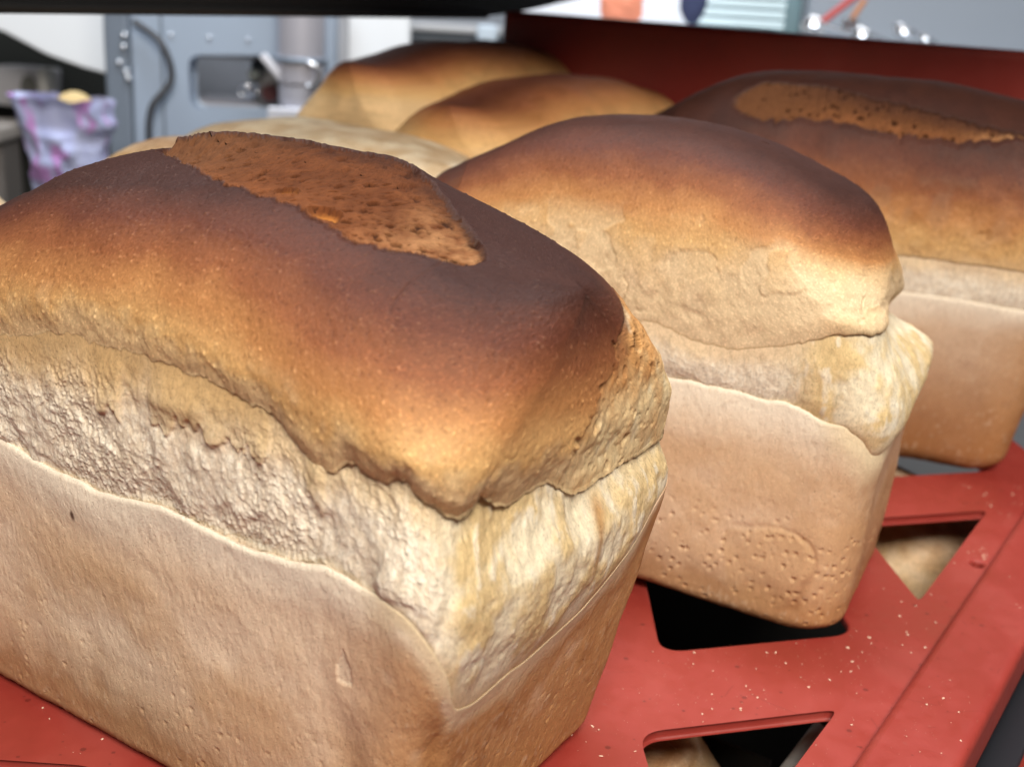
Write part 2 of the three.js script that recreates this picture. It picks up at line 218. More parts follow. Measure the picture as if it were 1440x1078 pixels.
    const str = fbm((q + 0.3 * y + 0.4 * wob) * 1300, y * 420, S + 2, 3), lump = fbm(q * 170, y * 150, S + 4, 3), rough = 0.3 + 0.7 * sstep(-0.3, 0.35, fbm(q * 45, y * 60, S + 7, 2) + 0.3 - 0.4 * s);
    d = A * (0.7 * rough * (0.00042 * (fl - 0.25) + 0.0003 * (fl2 - 0.25) + 0.0006 * str) + 0.0012 * lump) + 0.0014 * big;
    c[0] = 0.66; c[1] = 0.555; c[2] = 0.425; mixc(c, [0.80, 0.725, 0.60], clamp(0.4 + str + 0.8 * (fl - 0.3))); mixc(c, [0.58, 0.42, 0.23], gold * 0.7);
    mixc(c, [0.54, 0.40, 0.25], sstep(0.3, 0.75, big - 0.3 * s + 0.3) * 0.4);
    if (P.seed < 5 && q < 0) {                                            // a step where a second flake of crust tore off
      const ys = lerp(yb, yc, 0.62) + 0.0032 * vnoise(q * 70, 2, S) + jag(q, 31, 0.0026) - 0.16 * Math.max(0, q + 0.05), st = sstep(-0.0006, 0.0006, y - ys) * (1 - sstep(-0.03, -0.012, q)) * sstep(-0.13, -0.095, q) * sstep(-0.35, 0.2, vnoise(q * 120, 5, S)); d += 0.0011 * st; mixc(c, [0.52, 0.37, 0.19], st * 0.6);
    }
    if (bulb > 0) {
      const b2 = fbm(x * 85 + 4, y * 75, z * 85 + S, 4), f2 = fbm(q * 300, y * 170 + 9, S, 4), yl = sstep(-0.1, 0.35, b2 + 0.12), dB = 0.0016 * b2 + 0.0005 * f2 + 0.00022 * str * A;
      const cB = [0.70, 0.60, 0.43]; mixc(cB, [0.60, 0.41, 0.17], yl * 0.75); mixc(cB, [0.76, 0.70, 0.58], sstep(0.15, 0.5, f2) * 0.6);
      if (P.seed < 5) { const rip = sstep(0.6, 1, s) * sstep(0.03, 0.06, q); mixc(cB, [0.66, 0.55, 0.38], rip * 0.6); const fold = Math.exp(-(((q - 0.062 - 0.3 * (y - 0.085)) / 0.0022) ** 2)) * sstep(0.07, 0.08, y) * sstep(0.099, 0.092, y); mixc(cB, [0.36, 0.18, 0.06], fold * 0.8); d += bulb * -0.0016 * fold;
        const f3 = Math.exp(-(((q + 0.0005 - 0.3 * (y - 0.08) - 0.002 * big) / 0.0016) ** 2)) * sstep(0.062, 0.075, y); d -= 0.002 * f3; }
      d = lerp(d, dB, bulb); mixc(c, cB, bulb);
    }
    d *= sstep(0, lerp(0.1, 0.3, bulb), s) * (1 - (P.seed > 10 ? 1 : 0.6) * sstep(P.seed > 10 ? 0.7 : 0.96, 1, s)); if (q < 0) mixc(c, [0.30, 0.19, 0.10], 0.6 * sstep(0.09, 0.02, s)); if (P.seed < 5 && q < -0.02) { const t = sstep(-0.035, -0.06, q), g2 = sstep(0.45, 1, s + 0.25 * big); mixc(c, [0.56, 0.365, 0.17], t * g2 * 0.9); d *= 1 - t * sstep(0.75, 1, s); }  // foot of the band darkened too: browned edge and painted groove shade
    if (P.seed > 10) mixc(c, [0.71, 0.54, 0.35], (1 - bulb) * sstep(0.45, 1, s)); if (bulb > 0) { const t = bulb * sstep(0.22, 0, s + 0.15 * big); mixc(c, [0.66, 0.50, 0.29], t * 0.7); } o.d = d; return;
  }
  if (zone === 4) { c[0] = 0.5; c[1] = 0.35; c[2] = 0.19; o.d = 0; return; }
  // the domed crust
  const big = fbm(x * 26 + S, y * 26, z * 26, 3), mid = fbm(x * 110, y * 110 + S, z * 110, 3);
  const b0 = P.bake0 === undefined ? -0.05 : P.bake0; let b = clamp((s + 0.07 * big + 0.02 * mid - b0) / (P.bake - b0)); b = lerp(b, b * b * (3 - 2 * b), P.bake0 === undefined ? 0.35 : 0.8) * 0.98; if (P.seed < 5) b = b * (1 + 0.45 * sstep(0.05, -0.05, x) * s) + 0.1 * sstep(0.03, 0.09, x) * sstep(0.0, 0.12, s);
  b -= P.bakeEnd * sstep(0.045, 0.112, x + 0.014 * big) * (1 - 0.25 * sstep(0.5, 0.9, s)); b = Math.max(b, 0.03) - 0.3 * P.pale;
  b += 0.05 * mid;
  bakeColor(b, c); if (P.pale) mixc(c, [0.60, 0.50, 0.36], clamp(1.5 * P.pale + 0.5 * mid + 0.4 * big)); if (P.seed > 40) { c[0] *= 1 + 0.35 * mid; c[1] *= 1 + 0.4 * mid; c[2] *= 1 + 0.45 * mid; }
  if (P.seed < 20) mixc(c, P.seed > 10 ? [0.74, 0.57, 0.38] : [0.62, 0.46, 0.27], sstep(P.seed > 10 ? 0.34 : 0.13, 0.0, s + 0.2 * mid) * (P.seed > 10 ? 0.75 - 0.6 * sstep(0.06, 0.1, x) : 0.4));
  const edge = sstep(0.05, 0.0, s);
  d = 0.0017 * big * sstep(0, 0.15, s) + 0.00025 * mid;
  const g = cells(x * 1500, y * 800, z * 1500), gr = cells(x * 900 + 8, y * 520, z * 900);
  const fleck = g.id < 0.3 ? sstep(0.42, 0.15, g.d) : 0, fleck2 = gr.id < 0.07 ? sstep(0.4, 0.2, gr.d) : 0;
  mixc(c, [c[0] * 2 + 0.12, c[1] * 2.3 + 0.08, c[2] * 2.4 + 0.045], (fleck * 0.2 + fleck2 * 0.16) * (0.35 + 0.65 * sstep(1, 0.6, b)) * (P.seed < 5 ? 1 : 0.6));
  const dk = g.id > 0.75 ? sstep(0.5, 0.2, g.d) : 0; mixc(c, [c[0] * 0.55, c[1] * 0.5, c[2] * 0.5], dk * 0.5);
  d += 0.00012 * (fleck + fleck2) - 0.0001 * dk + 0.00007 * vnoise(x * 1900, y * 1000, z * 1900);
  // wrinkles and cracks of the golden skin above the tear
  const low = sstep(P.seed > 10 ? 0.42 : 0.24, 0.05, s), crk = Math.abs(fbm(x * 75 + S, y * 85, z * 75 + 2, 3) + 0.05), cm = sstep(-0.05, 0.3, fbm(x * 40 + 9, y * 40, z * 40 + S, 2) + (P.seed > 10 ? 0.12 : 0));
  const line = sstep(0.034, 0.008, crk) * low * cm; const lk = line * (P.seed < 5 ? sstep(0.1, 0.13, s) * 0.6 : 1) * sstep(-0.1, 0.25, fbm(x * 90 + 7, y * 90, z * 90, 2)); d -= 0.0009 * lk; mixc(c, [0.25, 0.11, 0.038], lk * 0.8); d += 0.0009 * low * fbm(x * 140, y * 140, z * 140 + S, 3); mixc(c, [0.64, 0.5, 0.31], low * sstep(0.05, 0.4, mid) * (P.seed > 20 ? 0.12 : 0.5));
  if (P.seed > 10 && P.seed < 20) { const scar = sstep(0.0, 0.3, low * (0.4 + fbm(x * 55, y * 55 + 3, z * 55, 3))); const sc2 = sstep(-0.02, 0.03, fbm(x * 60 + 4, y * 70, z * 60, 3) - 0.12 + 0.3 * sstep(0.02, 0.08, x)) * sstep(0.04, 0.1, s) * sstep(0.42, 0.3, s); d -= 0.0006 * scar + 0.0004 * sc2; mixc(c, [0.70, 0.53, 0.33], scar * 0.4 + sc2 * 0.4); }
  if (P.seed < 5) {                                                       // hair crack below the slash
    const hx = Math.abs(x - 0.0785 - 0.0010 * vnoise(y * 300, 1, 1) - 0.2 * (0.157 - y)), on = hx < 0.0005 && s > 0.56 && s < 0.82 && q < 0 ? sstep(0.0005, 0.0001, hx) : 0; mixc(c, [0.06, 0.02, 0.012], on * 0.6); d -= 0.0002 * on;
  }
  if (P.slash && x > P.slash.x0 && x < P.slash.x1) {
    const K = P.slash, zn = K.near(x) + 0.0009 * vnoise(x * 330, 1, S) + 0.0005 * vnoise(x * 900, 4, S), zf = K.far(x) + 0.0007 * vnoise(x * 420, 2, S) + 0.0005 * vnoise(x * 1100, 6, S), wdt = Math.max(zn - zf, 1e-4), v = (zn - z) / wdt, taper = sstep(0, 0.008, wdt) * (0.35 + 0.65 * sstep(0, 0.018, wdt));
    const ear = K.ear * taper * sstep(K.x1, K.x1 - 0.055, x);
    if (v > 0 && v < 1 && y > 0.12) {
      const dd = crumb(x, y, z, S, cr); let hole = 0, hb = 0;
      for (const [hx, hz, rx, rz] of K.holes) { const e = Math.hypot((x - hx) / rx, (z - hz) / rz); if (e < 1.25) { hb = rx > 0.003 ? 1 : 0; hole = Math.max(hole, sstep(1, 0.6, e)); d -= 0.9 * Math.min(rx, rz) * Math.sqrt(Math.max(0, 1 - e * e)); if (e > 1) d += 0.0005 * sstep(1.25, 1.02, e); } }
      d = d * 0.8 + dd * (1 - hole) - 0.0012 * sstep(0, 0.04, v) + ear * Math.pow(v, 1.6) - 0.0022 * taper * Math.sin(Math.PI * Math.pow(v, 0.7));
      const near = sstep(0.5, 0, v), tip = sstep(K.x1 - 0.035, K.x1, x);
      c[0] = 0.10; c[1] = 0.032; c[2] = 0.012; mixc(c, [0.215, 0.073, 0.026], clamp(0.12 + 0.5 * cr.n + 0.45 * near + 0.4 * tip)); mixc(c, [0.58, 0.34, 0.16], 0.45 * tip * clamp(0.5 + cr.n)); mixc(c, [0.5, 0.29, 0.13], K.pale * 0.35);
      mixc(c, [0.035, 0.012, 0.006], clamp(cr.pore * 0.92)); mixc(c, [0.05, 0.018, 0.01], sstep(0.80, 1, v + 0.2 * cr.n) * 0.9); if (K.pale) mixc(c, [0.07, 0.028, 0.016], 0.85 * sstep(0.3, 0.9, v + 0.3 * cr.n)); mixc(c, [0.1, 0.035, 0.015], 0.5 * sstep(0.03, 0.09, zn - z) * v);
      mixc(c, hb > 0.5 ? [0.38, 0.15, 0.035] : [0.03, 0.010, 0.005], hole * 0.92);  const dl = K.dark || 0.05; if (x < K.x0 + dl) mixc(c, [0.12, 0.05, 0.022], 0.8 * sstep(K.x0 + dl, K.x0 + 0.2 * dl, x));
      o.part = 3; o.d = d; return;
    }
    if (v >= 1 && y > 0.1) { const t = (zf - z) / 0.02; d += ear * 0.95 * Math.max(0, 1 - t) ** 2 * (y > 0.12 ? 1 : 0); if (zf - z < 0.0012) mixc(c, [0.05, 0.02, 0.014], 0.8); }
    else if (v <= 0 && z - zn < 0.002) d -= 0.0009 * sstep(0.002, 0, z - zn);
  }
  if (P.tornEnd && x > 0.075 && z > -0.06 && y > 0.09) {                   // the broken patch on the near end
    const e = tornEdge(y) + 0.0045 * vnoise(y * 160, 4, z * 120) + 0.0018 * vnoise(y * 520, 8, z * 420) - z, m = sstep(-0.0006, 0.0008, e) * sstep(0.082, 0.092, x) * sstep(0.151, 0.147, y + 0.002 * mid);
    if (m > 0) {
      const dd = crumb(x * 0.8, y * 0.55, z * 0.8, S + 2, cr), rg = fbm(x * 190, y * 120, z * 190 + 3, 4), h = sstep(0.112, 0.140, y), cP = [0.66, 0.50, 0.28];
      mixc(cP, [0.54, 0.28, 0.105], clamp(1.1 * h + 0.8 * rg + 0.1)); mixc(cP, [0.44, 0.20, 0.07], sstep(0.1, 0.5, rg) * h * 0.7); mixc(cP, [0.7, 0.6, 0.42], sstep(0.1, 0.5, -rg) * 0.5);
      const cav = Math.hypot((z + 0.0245) / 0.0020, (y - 0.1335) / 0.0026) + 0.4 * rg; 
      mixc(c, cP, m * (0.2 + 0.8 * sstep(0, 0.013, e + 0.003 * rg))); mixc(c, [0.14, 0.05, 0.018], m * cr.pore * 0.75 * (0.3 + 0.7 * h)); mixc(c, [0.03, 0.01, 0.006], sstep(1.05, 0.75, cav)); d = lerp(d, -0.0005 + 0.6 * dd + 0.0008 * rg + 0.0016 * fbm(x * 75, y * 75, z * 75 + 8, 3) - 0.004 * sstep(1.1, 0.5, cav), m); if (m > 0.5) o.part = 4;
      const lip = Math.exp(-((e / 0.0012) ** 2)) * sstep(0.13, 0.14, y); mixc(c, [0.06, 0.022, 0.012], lip * 0.7 * (vnoise(y * 500, z * 500, 3) > 0 ? 1 : 0.2)); d -= 0.001 * lip;
    }
  }
  d *= 1 - (P.seed > 10 ? 1 : 0.5) * edge; o.d = d;
}
// ---------- mesh ----------
function loafGeometries(P, detail = 1) {   // one geometry per part: side crust, torn band, top crust, slash, torn end
  const G = ring(P), rows = loafRows({ rows: P.rows.map((n) => Math.max(2, Math.round(n * detail))) }), qs = [];
  for (const [a, b, n] of P.q) { const e = b === 'end' ? G.q0 + G.total : b, st = Math.max(a, G.q0); if (e <= st) continue; const m = Math.max(2, Math.round(n * detail)); for (let i = 0; i < m; i++) qs.push(st + (e - st) * i / m); }
  const nq = qs.length, nr = rows.length, N = nq * nr, pos = new Float32Array(N * 3), col = new Float32Array(N * 3), uv = new Float32Array(N * 2), part = new Uint8Array(N), dis = new Float32Array(N), nor = new Float32Array(N * 3);
  const yb = qs.map(P.yb), yc = qs.map(P.yc), o = { x: 0, y: 0, z: 0, nx: 0, nz: 0 }, sh = { d: 0, part: 0, c: [0, 0, 0] };
  rows.forEach(([zn, s], j) => { for (let i = 0; i < nq; i++) { loafPoint(P, G, qs[i], zn, s, yb[i], yc[i], o); const k = (j * nq + i) * 3; pos[k] = o.x; pos[k + 1] = o.y; pos[k + 2] = o.z; } });
  for (let i = 0; i < nq; i++) { let L = 0; for (let j = 0; j < nr; j++) { const k = (j * nq + i) * 3; if (j) { const m = k - nq * 3; L += Math.hypot(pos[k] - pos[m], pos[k + 1] - pos[m + 1], pos[k + 2] - pos[m + 2]); } uv[(j * nq + i) * 2] = qs[i]; uv[(j * nq + i) * 2 + 1] = L; } }
  const normals = (out) => {
    out.fill(0);
    for (let j = 0; j < nr - 1; j++) for (let i = 0; i < nq; i++) {
      const i2 = (i + 1) % nq, a = (j * nq + i) * 3, b = (j * nq + i2) * 3, c = ((j + 1) * nq + i) * 3, d = ((j + 1) * nq + i2) * 3;
      const ux = pos[d] - pos[a], uy = pos[d + 1] - pos[a + 1], uz = pos[d + 2] - pos[a + 2], vx = pos[c] - pos[b], vy = pos[c + 1] - pos[b + 1], vz = pos[c + 2] - pos[b + 2];
      const nx = uy * vz - uz * vy, ny = uz * vx - ux * vz, nz = ux * vy - uy * vx;
      for (const k of [a, b, c, d]) { out[k] += nx; out[k + 1] += ny; out[k + 2] += nz; }
    }
    for (let k = 0; k < out.length; k += 3) { const l = Math.hypot(out[k], out[k + 1], out[k + 2]) || 1; out[k] /= l; out[k + 1] /= l; out[k + 2] /= l; }
  };
  normals(nor);
  for (let i = 0; i < nq; i++) { const k = ((nr - 1) * nq + i) * 3; nor[k] *= 0.3; nor[k + 1] = 1; nor[k + 2] = 0; }   // along the crest both sides share one direction
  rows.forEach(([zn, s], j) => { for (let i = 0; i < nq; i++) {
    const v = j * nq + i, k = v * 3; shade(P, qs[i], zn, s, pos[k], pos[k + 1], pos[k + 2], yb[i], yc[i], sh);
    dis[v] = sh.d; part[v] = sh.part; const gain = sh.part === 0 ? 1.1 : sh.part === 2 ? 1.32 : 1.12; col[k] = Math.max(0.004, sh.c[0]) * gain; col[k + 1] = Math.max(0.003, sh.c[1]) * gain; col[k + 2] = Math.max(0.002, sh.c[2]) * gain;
  } });
  for (let v = 0, k = 0; v < N; v++, k += 3) { pos[k] += nor[k] * dis[v]; pos[k + 1] = Math.max(0.0004, pos[k + 1] + nor[k + 1] * dis[v]); pos[k + 2] += nor[k + 2] * dis[v]; }
  normals(nor);
  const lists = [[], [], [], [], []];
  for (let j = 0; j < nr - 1; j++) for (let i = 0; i < nq; i++) {
    const i2 = (i + 1) % nq, a = j * nq + i, b = j * nq + i2, c = (j + 1) * nq + i, d = (j + 1) * nq + i2, p = rows[j + 1][0] <= 2 ? 0 : rows[j + 1][0] === 3 ? 1 : rows[j][0] < 5 ? 2 : part[a] === 3 && part[d] === 3 ? 3 : part[a] === 4 && part[d] === 4 ? 4 : 2;
    lists[p].push(a, b, d, a, d, c);
  }
  return lists.map((idx) => {
    if (!idx.length) return null;
    const map = new Int32Array(N).fill(-1), out = new Uint32Array(idx.length); let n = 0; const from = [];
    for (let k = 0; k < idx.length; k++) { const v = idx[k]; if (map[v] < 0) { map[v] = n++; from.push(v); } out[k] = map[v]; }
    const g = new THREE.BufferGeometry(), gp = new Float32Array(n * 3), gn = new Float32Array(n * 3), gc = new Float32Array(n * 3), gu = new Float32Array(n * 2);
    from.forEach((v, m) => { for (let t = 0; t < 3; t++) { gp[m * 3 + t] = pos[v * 3 + t]; gn[m * 3 + t] = nor[v * 3 + t]; gc[m * 3 + t] = col[v * 3 + t]; } gu[m * 2] = uv[v * 2]; gu[m * 2 + 1] = uv[v * 2 + 1]; });
    g.setAttribute('position', new THREE.BufferAttribute(gp, 3)); g.setAttribute('normal', new THREE.BufferAttribute(gn, 3)); g.setAttribute('color', new THREE.BufferAttribute(gc, 3)); g.setAttribute('uv', new THREE.BufferAttribute(gu, 2)); g.setIndex(new THREE.BufferAttribute(out, 1));
    return g;
  });
}
// ---------- lamps ----------
ceilingLamp(new THREE.Vector3(0.55, 1.25, 0.5), new THREE.Vector3(-0.18, 0.1, -0.3), 0.9, 0.5, 20.5, [1, 0.94, 0.85], 'long white fluorescent ceiling lamp over the open side of the rack');
// ---------- bread tray ----------
function paintMaps() {                   // scuffed, slightly greasy paint: colour and gloss, 30 cm a side
  const S = 1024, c = new Uint8Array(S * S * 4), r = new Uint8Array(S * S * 4), sc = new Float32Array(S * S); let sd = 91; const rnd = () => (sd = (sd * 16807) % 2147483647) / 2147483647;
  for (let i = 0; i < 420; i++) { let x = rnd() * S, y = rnd() * S, a = rnd() * 6.28; const n = 8 + 70 * rnd() ** 3, g = (rnd() < 0.65 ? 0.16 : -0.25) * (0.3 + rnd()); for (let k = 0; k < n; k++) { x += Math.cos(a); y += Math.sin(a); a += (rnd() - 0.5) * 0.1; sc[((Math.floor(y) + S) % S) * S + (Math.floor(x) + S) % S] += g; } }
  for (let i = 0; i < 900; i++) { const x = Math.floor(rnd() * S), y = Math.floor(rnd() * S), R = 1 + Math.floor(3 * rnd() ** 3), g = rnd() < 0.5 ? 0.22 : -0.4; for (let j = -R; j <= R; j++) for (let k = -R; k <= R; k++) if (j * j + k * k <= R * R) sc[((y + j + S) % S) * S + (x + k + S) % S] += g; }
  for (let y = 0; y < S; y++) for (let x = 0; x < S; x++) { const k = y * S + x, a = x / S * 2 * Math.PI, b = y / S * 2 * Math.PI, n = fbm(Math.cos(a) * 1.5 + 9, Math.sin(a) * 1.5 + Math.cos(b) * 1.5, Math.sin(b) * 1.5, 5), f = fbm(x / 14, y / 14, 3, 3), m = clamp(0.86 + 0.16 * n + 0.05 * f), pale = clamp(sc[k], 0, 1), dk = clamp(-sc[k], 0, 0.8);
    c[k * 4] = 255 * clamp(m * (1 - dk)); c[k * 4 + 1] = 255 * clamp(m * (1 - dk) * 0.62 + pale * 0.5 + 0.10 * sstep(0.1, 0.5, n)); c[k * 4 + 2] = 255 * clamp(m * (1 - dk) * 0.62 + pale * 0.5 + 0.10 * sstep(0.1, 0.5, n)); c[k * 4 + 3] = 255;
    const g = 255 * clamp(0.74 + 0.4 * n + 0.2 * f + 0.4 * pale); r[k * 4] = r[k * 4 + 1] = r[k * 4 + 2] = g; r[k * 4 + 3] = 255; }
  return [c, r].map((d) => { const t = new THREE.DataTexture(d, S, S); t.wrapS = t.wrapT = THREE.RepeatWrapping; t.repeat.set(1 / 0.3, 1 / 0.3); t.magFilter = THREE.LinearFilter; t.minFilter = THREE.LinearMipmapLinearFilter; t.generateMipmaps = true; t.needsUpdate = true; return t; });
}
const [paintC, paintR] = paintMaps(), trayRed = std(0.35, 0.070, 0.051, 0.62, 0, { map: paintC, roughnessMap: paintR });
const tray = thing('bread_tray', 'red painted metal bread tray with triangular cut-outs, a raised rail and a high rear wall', 'tray');
function plateWithHoles(outer, holes, thick, bevel, rad) {   // points are [x, z]
  const poly = (pts, target, rr) => { const n = pts.length; for (let i = 0; i < n; i++) { const p = new THREE.Vector2(...pts[i]), a = new THREE.Vector2(...pts[(i + n - 1) % n]), b = new THREE.Vector2(...pts[(i + 1) % n]); const e1 = a.clone().sub(p), e2 = b.clone().sub(p), r1 = Math.min(rr, e1.length() * 0.45), r2 = Math.min(rr, e2.length() * 0.45); const s = p.clone().add(e1.setLength(r1)), t = p.clone().add(e2.setLength(r2)); if (i) target.lineTo(s.x, s.y); else target.moveTo(s.x, s.y); target.quadraticCurveTo(p.x, p.y, t.x, t.y); } target.closePath(); return target; };
  const sh = poly(outer, new THREE.Shape(), 0.002); for (const h of holes) sh.holes.push(poly(h, new THREE.Path(), rad));
  const g = new THREE.ExtrudeGeometry(sh, { depth: thick - 2 * bevel, bevelEnabled: true, bevelThickness: bevel, bevelSize: bevel, bevelOffset: -bevel, bevelSegments: 3, curveSegments: 8 });
  g.rotateX(Math.PI / 2); g.translate(0, -bevel, 0); return g;   // x stays x, shape y becomes z, top face at y = 0
}
const holes = [];
for (let k = -1; k < 4; k++) {
  const z = -0.204 * k;
  holes.push([[-0.0885, -0.353 + z], [-0.137, -0.297 + z], [-0.0885, -0.235 + z]]);
  if (k < 3) holes.push([[-0.102, -0.402 + z], [-0.152, -0.345 + z], [-0.185, -0.395 + z], [-0.185, -0.415 + z], [-0.148, -0.462 + z]]);
}
for (let k = 0; k < 4; k++) { const z = -0.204 * k; holes.push([[-0.225, -0.2 + z], [-0.262, -0.2 + z], [-0.262, -0.33 + z], [-0.225, -0.36 + z]]); }
holes.push([[-0.2495, -0.187], [-0.31, -0.149], [-0.31, -0.06], [-0.2, -0.06], [-0.2, -0.17]].map(([x, z]) => [x, z]));
{ const h = []; for (let k = 0; k < 10; k++) h.push([-0.0797 + 0.0026 * Math.cos(k * 0.6283), -0.4925 + 0.0032 * Math.sin(k * 0.6283)]); holes.push(h); }
const floor_ = mesh('floor_plate', plateWithHoles([[-0.0738, 0.02], [-0.0738, -0.825], [-0.56, -0.825], [-0.56, 0.02]], holes, 0.004, 0.0012, 0.0095), trayRed, tray);
{ // side rail: a rolled profile along z
  const s = new THREE.Shape(); s.moveTo(0, -0.012); s.lineTo(0.0002, 0.0005); s.quadraticCurveTo(0.001, 0.0040, 0.0038, 0.0046); s.lineTo(0.0055, 0.0046); s.lineTo(0.0235, 0.0052); s.quadraticCurveTo(0.0275, 0.0054, 0.0280, 0.0022); s.lineTo(0.0282, -0.010); s.lineTo(0.0262, -0.010); s.lineTo(0.0258, 0.002); s.lineTo(0.005, 0.0014); s.lineTo(0.0025, -0.001); s.lineTo(0.0022, -0.012); s.closePath();
  const g = new THREE.ExtrudeGeometry(s, { depth: 0.9, bevelEnabled: false, curveSegments: 8 }); g.translate(-0.0755, 0, -0.88); mesh('side_rail', g, trayRed, tray);
  const w = new THREE.Shape(); w.moveTo(0, -0.02); w.lineTo(0, 0.19); w.quadraticCurveTo(0, 0.1955, 0.004, 0.1958); w.lineTo(0.014, 0.1958); w.lineTo(0.014, 0.193); w.lineTo(0.005, 0.193); w.lineTo(0.003, -0.02); w.closePath();
  const gw = new THREE.ExtrudeGeometry(w, { depth: 1.1, bevelEnabled: false, curveSegments: 8 }); gw.rotateY(Math.PI / 2); gw.translate(-0.535, 0, -0.795); mesh('rear_wall', gw, trayRed, tray);
}
// ---------- loaves ----------
function grain(kind, seed) {          // a tiling square of fine grain, 6 cm a side: linear values, multiplied with the colour of the crust
  const S = 1024, v = new Float32Array(S * S); let sd = seed; const rnd = () => (sd = (sd * 16807) % 2147483647) / 2147483647;
  const per = (x, y, n, k) => { const f = (i, j) => hash3(((i % n) + n) % n, ((j % n) + n) % n, k), X = Math.floor(x), Y = Math.floor(y), a = fade(x - X), b = fade(y - Y); return lerp(lerp(f(X, Y), f(X + 1, Y), a), lerp(f(X, Y + 1), f(X + 1, Y + 1), a), b) * 2 - 1; };
  const [base, amp, sx, sy] = { crust: [0.72, 0.07, 1, 0.5], wall: [0.91, 0.05, 1, 0.6], crumb: [0.89, 0.13, 1, 0.4] }[kind];
  for (let y = 0; y < S; y++) for (let x = 0; x < S; x++) { const u = x / S, w = y / S; v[y * S + x] = base + amp * (0.5 * per(u * 64 * sx, w * 64 * sy, 64, seed) + 0.7 * per(u * 160 * sx, w * 160 * sy, 160, seed + 1) + 0.7 * per(u * 320 * sx, w * 320 * sy, 320, seed + 2)); }
  const stamp = (cx, cy, rx, ry, tilt, gainv) => { const R = Math.ceil(Math.max(rx, ry)) + 1; for (let j = -R; j <= R; j++) for (let i = -R; i <= R; i++) { const a = i + j * tilt, e = Math.hypot(a / rx, j / ry); if (e < 1) { const k = ((cy + j + S) % S) * S + (cx + i + S) % S; v[k] += gainv * (1 - e * e); } } };
  const many = (n, f) => { for (let i = 0; i < n; i++) f(Math.floor(rnd() * S), Math.floor(rnd() * S)); };
  if (kind === 'crust') { many(6500, (x, y) => stamp(x, y, 1.6 + 2 * rnd(), 2.5 + 7 * rnd() ** 2, (rnd() - 0.5) * 0.5, 0.14 + 0.3 * rnd() ** 2)); many(240, (x, y) => stamp(x, y, 2.5 + 2.5 * rnd(), 5 + 9 * rnd(), (rnd() - 0.5) * 0.6, 0.28)); many(3600, (x, y) => stamp(x, y, 1.5 + 2 * rnd(), 1.5 + 3 * rnd(), 0, -0.10 - 0.2 * rnd() ** 2)); }
  if (kind === 'wall') { many(1500, (x, y) => stamp(x, y, 2 + 4 * rnd(), 3 + 11 * rnd(), (rnd() - 0.5) * 0.8, 0.08)); many(1500, (x, y) => stamp(x, y, 1.5 + 3 * rnd(), 2 + 5 * rnd(), (rnd() - 0.5) * 0.8, -0.12)); many(60, (x, y) => stamp(x, y, 2 + 2 * rnd(), 2 + 3 * rnd(), 0, -0.5)); }
  if (kind === 'crumb') { many(3000, (x, y) => stamp(x, y, 1.5 + 2.5 * rnd(), 3 + 9 * rnd(), (rnd() - 0.5) * 1.2, 0.14)); many(2600, (x, y) => stamp(x, y, 1.5 + 3 * rnd(), 2 + 5 * rnd(), (rnd() - 0.5), -0.22)); }
  const data = new Uint8Array(S * S * 4); for (let i = 0; i < S * S; i++) { const g = Math.round(255 * clamp(v[i], 0.05, 1)); data[i * 4] = data[i * 4 + 1] = data[i * 4 + 2] = g; data[i * 4 + 3] = 255; }
  const t = new THREE.DataTexture(data, S, S); t.wrapS = t.wrapT = THREE.RepeatWrapping; t.repeat.set(1 / 0.06, 1 / 0.06); t.magFilter = THREE.LinearFilter; t.minFilter = THREE.LinearMipmapLinearFilter; t.generateMipmaps = true; t.needsUpdate = true; return t;
}
const grainMat = (kind, seed, rough, bump) => { const t = grain(kind, seed); return new THREE.MeshPhysicalMaterial({ roughness: rough, specularIntensity: 0.32, vertexColors: true, map: t, bumpMap: t, bumpScale: bump }); };
const crustMat = grainMat('crust', 11, 0.55, 0.00022), sideMat = grainMat('wall', 23, 0.8, 0.0006), crumbMat = grainMat('crumb', 37, 1, 0.00022);
const PARTS = ['side_crust', 'torn_band', 'top_crust', 'slash', 'torn_end'], PMATS = [sideMat, crumbMat, crustMat, crumbMat, crumbMat];
function loaf(key, label, group, detail = 1) {
  const P = LOAVES[key], g = thing('bread_loaf', label, 'loaf of bread', group); g.position.set(P.at[0], P.lift || 0, P.at[1]); g.rotation.y = P.turn;
  loafGeometries(P, detail).forEach((geo, i) => { if (geo) mesh(PARTS[i], geo, PMATS[i], g); }); return g;
}
const DETAIL = 1;
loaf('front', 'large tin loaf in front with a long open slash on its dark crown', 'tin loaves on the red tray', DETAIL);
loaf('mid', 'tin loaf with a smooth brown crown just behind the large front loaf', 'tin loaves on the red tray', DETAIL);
loaf('rear', 'dark crowned tin loaf with a golden slash close to the red rear wall', 'tin loaves on the red tray', DETAIL);
